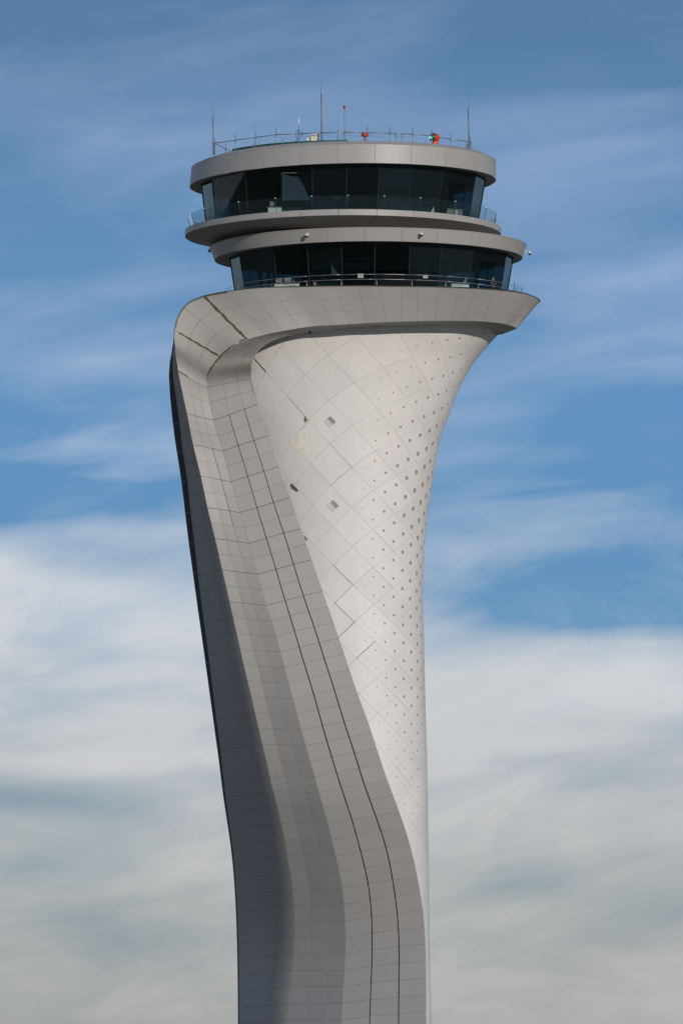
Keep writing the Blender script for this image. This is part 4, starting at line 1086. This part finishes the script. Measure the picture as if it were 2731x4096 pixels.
# airport beacon
bx = (1727+1748)/2+1; b = at_Y(bx, 600, rail_y(bx)+0.45); b.z = TOP_T.z+.36; cz_ = at_Y(bx, 549, b.y).z; ctr = Vector((0, 0, cz_-b.z))
o = empty('rotating_beacon', 'round orange airport beacon with a lit green lens on the right of the roof', 'beacon', loc=b)
rot = Matrix.Rotation(R_(-62), 4, 'Z')   # lens looks to the left and towards us
mb = MB(); mb.lathe([(0, 0), (.30, 0), (.28, ctr.z-.32), (.22, ctr.z-.25)], 16); mb.build('pedestal', M['orange'], o, True)
axisM = Matrix.Translation(ctr) @ Matrix.Rotation(R_(-35), 4, 'Z') @ Matrix.Rotation(R_(-90), 4, 'Y')   # local z -> -x turned towards camera
axisM = Matrix.Translation(ctr) @ Vector((-.86, -.50, 0)).to_track_quat('Z', 'Y').to_matrix().to_4x4()
mb = MB(); mb.lathe([(0, -.42), (.22, -.40), (.34, -.30), (.40, -.12), (.41, .12), (.40, .20)], 20, axisM); hd = mb.build('housing', M['orange'], o, True)
mb = MB(); mb.lathe([(.40, .20), (.405, .24), (.36, .34), (.22, .42), (0, .45)], 20, axisM); mb.build('lens', M['greenlens'], o, True)
mb = MB(); mb.lathe([(.415, .16), (.425, .16), (.425, .24), (.40, .24)], 20, axisM); mb.build('lens_ring', M['frame'], o, True)
for s_, rr_ in ((.10, .135), (-.24, .10)):
    # two bright bulbs seen through the lens
    side_v = axisM.to_3x3() @ Vector((1, 0, 0)); sv = Vector((side_v.x, side_v.y, 0)).normalized() if abs(side_v.z) < .5 else (axisM.to_3x3() @ Vector((0, 1, 0)))
    if sv.x < 0: sv = -sv
    cpos = ctr + Vector((-.86, -.5, 0))*.40 + sv*s_
    mb = MB(); mb.lathe([(0, -rr_), (rr_*.7, -rr_*.7), (rr_, 0), (rr_*.7, rr_*.7), (0, rr_)], 12, Matrix.Translation(cpos)); mb.build('bulb', M['beam'], o, True)

# ---- upper balustrade of glass
bal = empty('upper_balustrade', 'glass balustrade round the upper balcony held by slim dark posts', 'balustrade', loc=(SL_T.cx, SL_T.cy, SL_T.z))
bth = around([SL_T.theta(x, -.6) for x in (778, 829, 963, 1106, 1248, 1391, 1534, 1675, 1812, 1933, 1971)][1:10])
for i in range(len(bth)-1):
    a, b = SL_T.pt(bth[i], -.6, .0), SL_T.pt(bth[i+1], -.6, .0); at_, bt = SL_T.pt(bth[i], -.28, 1.32), SL_T.pt(bth[i+1], -.28, 1.32)
    e = (b-a).normalized()*.04; q = [a+e, b-e, bt-e, at_+e]; n = (b-a).cross(at_-a).normalized()
    vs = local(bal, q+[p-n*.02 for p in q])
    mesh_obj('pane', vs, [(0, 1, 2, 3), (7, 6, 5, 4), (0, 4, 5, 1), (1, 5, 6, 2), (2, 6, 7, 3), (3, 7, 4, 0)], M['clear'], bal)
    po = tubes('post', local(bal, [a, a.lerp(at_, .97)]), .028, M['frame'], bal)
    mb = MB(); mb.box(local(bal, [at_.lerp(a, .03)])[0], (.11, .10, .07)); mb.build('clamp', M['bright'], po)
# ---- lower rail
lr = empty('lower_gallery_railing', 'two-bar steel railing round the lower gallery in front of the glass', 'railing', loc=(kc2, 1.5, ZD))
def lring(t, z): p = gbot2(t); d = (p-Vector((kc2, 1.5, p.z))).normalized(); q = p+d*1.0; q.z = z; return q
def lth_px(px):
    ts = np.linspace(-math.pi-.4, .4, 500); xs = [proj(lring(t, ZD))[0] for t in ts]; i = int(np.argmin([abs(x-px) for x in xs])); return float(ts[i])
fy = lring(-math.pi/2, ZD).y; zt_r = at_Y(1507, 1096, fy).z; zm_r = at_Y(1507, 1116, fy).z
print('lower rail over deck', zt_r-ZD)
lt = around([lth_px(x) for x in (955, 1085, 1226, 1365, 1507, 1645, 1780, 1912, 2040)])
for i in range(len(lt)-1):
    a, b = lt[i], lt[i+1]
    for z in (zt_r, zm_r):
        tubes('rail', local(lr, [lring(a+(b-a)*k/4, z) for k in range(5)]), .022, M['bright'], lr)
    tubes('post', local(lr, [lring(a, ZD), lring(a, zt_r if i in (8, 0) else zm_r+.02)]), .032, M['bright'], lr)
# glass screen at the right end of the lower gallery
sc0 = empty('glass_screen', 'frameless glass screen at the right end of the lower gallery', 'glass screen', loc=at_Y(2060, 1162, 3.0))
q = [at_Y(2052, 1163, 2.5), at_Y(2091, 1165, 5.5), at_Y(2094, 1147, 5.5), at_Y(2057, 1127, 2.5)]
q = [p-sc0.location for p in q]; q2 = [p+Vector((0, .025, 0)) for p in q]
mesh_obj('pane', q+q2, [(0, 1, 2, 3), (7, 6, 5, 4), (0, 4, 5, 1), (1, 5, 6, 2), (2, 6, 7, 3), (3, 7, 4, 0)], M['clear'], sc0)
mb = MB(); mb.tube([q[0]+Vector((0, 0, -.3)), q[3]], .03, 6); mb.tube([(.32*2, 1.0, -.3), (.62, 1.0, .35)], .02, 6); mb.build('post', M['frame'], sc0)

# ---- security cameras
def cctv(px, py, label, ring, outx=0, y=None, s=1.0):
    th = ring.theta(px); b = LO_T.pt(th).lerp(LO_B.pt(th), .45) if y is None else Vector((0, y, 0))
    p = at_Y(px, py, b.y-.02)
    nrm = Vector((p.x-ring.cx, p.y-ring.cy, 0)).normalized() if not outx else Vector((outx, -.2, 0)).normalized()
    o = empty('security_camera', label, 'security camera', 'security cameras on the lower fascia', loc=p)
    mb = MB(); mb.box((0, 0, .06), (.16, .10, .20), nrm.to_track_quat('Y', 'Z').to_matrix()); mb.build('wall_plate', M['white'], o)
    mb = MB(); mb.tube([(0, 0, .06), nrm*.38+Vector((0, 0, .08)), nrm*.42+Vector((0, 0, .0))], .05, 8); mb.build('arm', M['white'], o)
    c = nrm*.42
    mb = MB(); mb.lathe([(0, .06), (.15, .05), (.16, -.08), (.15, -.14)], 14, Matrix.Translation(c)); mb.build('housing', M['white'], o, True)
    mb = MB(); mb.lathe([(.15, -.12), (.14, -.22), (.08, -.30), (0, -.32)], 14, Matrix.Translation(c)); mb.build('dome', M['black'], o, True)
cctv(1233, 938, 'white dome camera left of centre on the front of the lower fascia', LO_T)
cctv(1679, 934, 'white dome camera right of centre on the front of the lower fascia', LO_T)
cctv(856, 996, 'white dome camera on a bracket at the left end of the lower fascia', LO_T, outx=-1, y=-1.8)
cctv(2100, 1007, 'small dark dome camera sticking out at the right end of the lower fascia', LO_T, outx=1, y=1.0)

# ================================================================== people and furniture in the control rooms
def desk(name, label, cx_, cy_, cz_, wd, rot, screens, grp):
    o = empty(name, label, 'desk', grp, loc=(cx_, cy_, cz_)); o.rotation_euler = (0, 0, rot)
    mb = MB(); mb.box((0, 0, .76), (wd, .8, .05)); mb.build('desktop', M['inside2'], o)
    mb = MB(); mb.box((0, -.3, .38), (wd*.96, .05, .72)); mb.build('front_panel', M['paper'] if screens > 2 else M['inside2'], o)
    for i in range(screens):
        x = -wd/2+wd*(i+.5)/screens
        mb = MB(); mb.box((x, .05, 1.12), (min(.62, wd/screens*.85), .05, .40)); sc_o = mb.build('monitor', M['inside2'], o)
        mb = MB(); mb.box((x, .05, .85), (.08, .06, .2)); mb.build('monitor_stand', M['black'], sc_o)
g1_, g2_ = 'consoles in the upper control room', 'desks in the lower control room'
Zu = zb+.05; Zl = zb2+.05
def fp(px, top_fn, k, cx_):   # floor position behind the glass at picture x
    x = at_Y(px, 900, -8).x; return x
desk('control_console', 'long pale-fronted console behind the upper glass left of centre', fp(1140, 0, 0, 0), -8.7, Zu, 3.2, 0, 3, g1_)
desk('control_console', 'low console with small screens left of centre behind the upper glass', fp(1310, 0, 0, 0), -9.2, Zu, 2.2, 0, 2, g1_)
desk('control_console', 'pale-fronted console behind the upper glass to the right of the standing person', fp(1680, 0, 0, 0), -8.9, Zu, 2.6, 0, 3, g1_)
desk('control_console', 'console near the right end of the upper glass', fp(1810, 0, 0, 0), -7.2, Zu, 1.8, .5, 1, g1_)
desk('office_desk', 'desk with several screens behind the lower glass on the left', fp(1150, 0, 0, 0), -8.0, Zl, 2.4, -.2, 3, g2_)
desk('office_desk', 'pale cabinet desk behind the lower glass left of centre', fp(1300, 0, 0, 0), -9.0, Zl, 2.2, 0, 1, g2_)
desk('office_desk', 'desk with screens behind the lower glass on the right', fp(1810, 0, 0, 0), -8.0, Zl, 3.0, .25, 3, g2_)
def board(px, py, Y, wd, h, label, m='paper'):
    p = at_Y(px, py, Y); o = empty('notice_board', label, 'board', loc=p)
    mb = MB(); mb.box((0, 0, 0), (wd, .03, h)); mb.build('sheet', M[m], o)
    mb = MB(); mb.box((0, .03, 0), (wd+.05, .02, h+.05)); mb.build('board_back', M['inside2'], o)
board(1351, 792, -10.2, .55, .36, 'small pale green notice high in the upper glass near centre')
board(1442, 1102, -11.0, .50, .36, 'pale green notice behind the lower glass near centre')
board(1701, 1105, -10.5, .42, .28, 'small pale notice behind the lower glass right of centre')
board(1813, 849, -7.4, .75, .42, 'pale green panel at the foot of the upper glass on the right')

M['blind'] = mat('roller_blind', (.022, .036, .05), .95, namp=.15, nscale=1.0, spec=.05)
def blind(px0, px1, py0, py1, Y, label):
    a, b = at_Y(px0, py0, Y), at_Y(px1, py1, Y); c = (a+b)/2
    o = empty('roller_blind', label, 'blind', 'roller blinds behind the glass', loc=c)
    wd, h = b.x-a.x, a.z-b.z; vs = []; fs = []; n = 12
    for i in range(n+1):
        x = -wd/2+wd*i/n; sag = .35*(1-(2*i/n-1)**2)
        vs += [(x, .02*math.sin(i*1.3), -h/2), (x, .02*math.sin(i*1.3), h/2-sag), (x, .05, h/2-sag), (x, .05, -h/2)]
    for i in range(n):
        for j in range(4): fs.append((4*i+j, 4*i+4+j, 4*i+4+(j+1) % 4, 4*i+(j+1) % 4))
    mesh_obj('fabric', vs, fs, M['blind'], o)
    tubes('roller', [(-wd/2, .03, h/2), (wd/2, .03, h/2)], .04, M['inside2'], o)
blind(1128, 1246, 690, 800, -10.6, 'blue-grey sagging blind hanging behind the third upper pane from the left')
blind(1325, 1480, 1035, 1100, -10.4, 'grey-blue blind behind the lower glass just left of centre')
blind(1530, 1630, 690, 740, -10.6, 'short grey blind high behind the upper glass above the standing person')

def person(loc, label, pose, rz=0):
    """one continuous skinned body; standing, one arm raised to the face, other held forward"""
    import bmesh
    o = empty('person', label, 'person', loc=loc); o.rotation_euler = (0, 0, rz)
    V = []; E = []; Rr = []
    def add(p, r, par=None):
        V.append(p); Rr.append(r)
        if par is not None: E.append((par, len(V)-1))
        return len(V)-1
    pel = add((0, 0, .95), .15)
    sp = add((0, 0, 1.12), .13, pel); ch = add((0, .0, 1.34), .155, sp); nk = add((0, 0, 1.50), .06, ch); hd = add((0, -.02, 1.60), .085, nk); ht = add((0, -.02, 1.70), .085, hd)
    for s in (-1, 1):
        hp = add((s*.10, 0, .90), .10, pel); kn = add((s*.12, -.02 if s > 0 else .0, .50), .062, hp); an = add((s*.13, .02, .09), .042, kn); ft = add((s*.14, -.16, .04), .04, an)
        shd = add((s*.18, 0, 1.43), .062, ch)
        if s > 0 and pose == 'raised':
            el_ = add((.36, -.16, 1.30), .045, shd); wr = add((.15, -.26, 1.52), .030, el_); pm = add((.10, -.24, 1.60), .032, wr); fd = (-.3, .1, 1)
        else:
            el_ = add((s*.25, .02, 1.16), .045, shd); wr = add((s*.22, -.20, 1.02), .030, el_); pm = add((s*.20, -.28, 1.0), .034, wr); fd = (-s*.1, -1, -.1)
        d = Vector(fd).normalized(); sdv = Vector((1, 0, 0)) if abs(d.x) < .7 else Vector((0, 1, 0))
        for k, L in enumerate((.055, .075, .08, .075)):
            b0 = Vector(V[pm])+sdv*(k-1.5)*.018; f1 = add(tuple(b0+d*L*.5), .009, pm); add(tuple(b0+d*L+Vector((0, -.01, 0))), .008, f1)
        add(tuple(Vector(V[pm])+sdv*.045+d*.02), .010, pm)
    me = bpy.data.meshes.new('body'); me.from_pydata(V, E, []); me.update()
    bo = bpy.data.objects.new('body', me); COL.objects.link(bo); bo.parent = o
    sk = bo.modifiers.new('skin', 'SKIN'); 
    for i, sv in enumerate(me.skin_vertices[0].data): sv.radius = (Rr[i], Rr[i]*(.75 if i in (0, 1, 2) else 1)); sv.use_root = (i == 0)
    sub = bo.modifiers.new('sub', 'SUBSURF'); sub.levels = 1; sub.render_levels = 1
    me.materials.append(M['skin'])
    # shirt and trousers as shells round torso and legs
    mb = MB(); mb.lathe([(.115, .90), (.165, .98), (.155, 1.12), (.19, 1.32), (.20, 1.42), (.10, 1.50), (.065, 1.52)], 16, Matrix.Diagonal((1.05, .72, 1, 1)))
    mb.tube([(-.17, 0, 1.43), (-.255, .02, 1.16)], [.075, .06], 8)
    mb.tube([(.17, 0, 1.43), (.27, -.08, 1.36)] if pose == 'raised' else [(.17, 0, 1.43), (.255, .02, 1.16)], [.075, .062], 8)
    mb.build('shirt', M['shirt'], o, True)
    mb = MB()
    for s in (-1, 1): mb.tube([(s*.09, 0, .97), (s*.12, -.01, .50), (s*.13, .02, .10)], [.12, .08, .062], 10)
    mb.build('trousers', M['trousers'], o, True)
    mb = MB(); mb.lathe([(.0, 1.81), (.06, 1.80), (.098, 1.74), (.102, 1.66), (.09, 1.62)], 14, Matrix.Translation((0, .0, 0)) @ Matrix.Diagonal((1, 1.05, 1, 1))); mb.build('hair', M['hair'], o, True)
    mb = MB(); mb.box((0, -.115, 1.655), (.03, .03, .045)); 
    for s in (-1, 1): mb.box((s*.035, -.10, 1.68), (.02, .012, .010))
    mb.box((0, -.10, 1.60), (.045, .012, .012)); mb.build('face', M['skin'], o)
    return o
pp = at_Y(1571, 840, -9.6)
person((pp.x, -10.2, Zu), 'person in dark clothes standing behind the upper glass with one hand raised to the face', 'raised', .35)
pp = at_Y(1972, 1140, -6)
person((pp.x, -5.2, Zl), 'person in a dark jacket behind the lower glass near its right end', 'down', .6)
print('objects', len(bpy.data.objects))
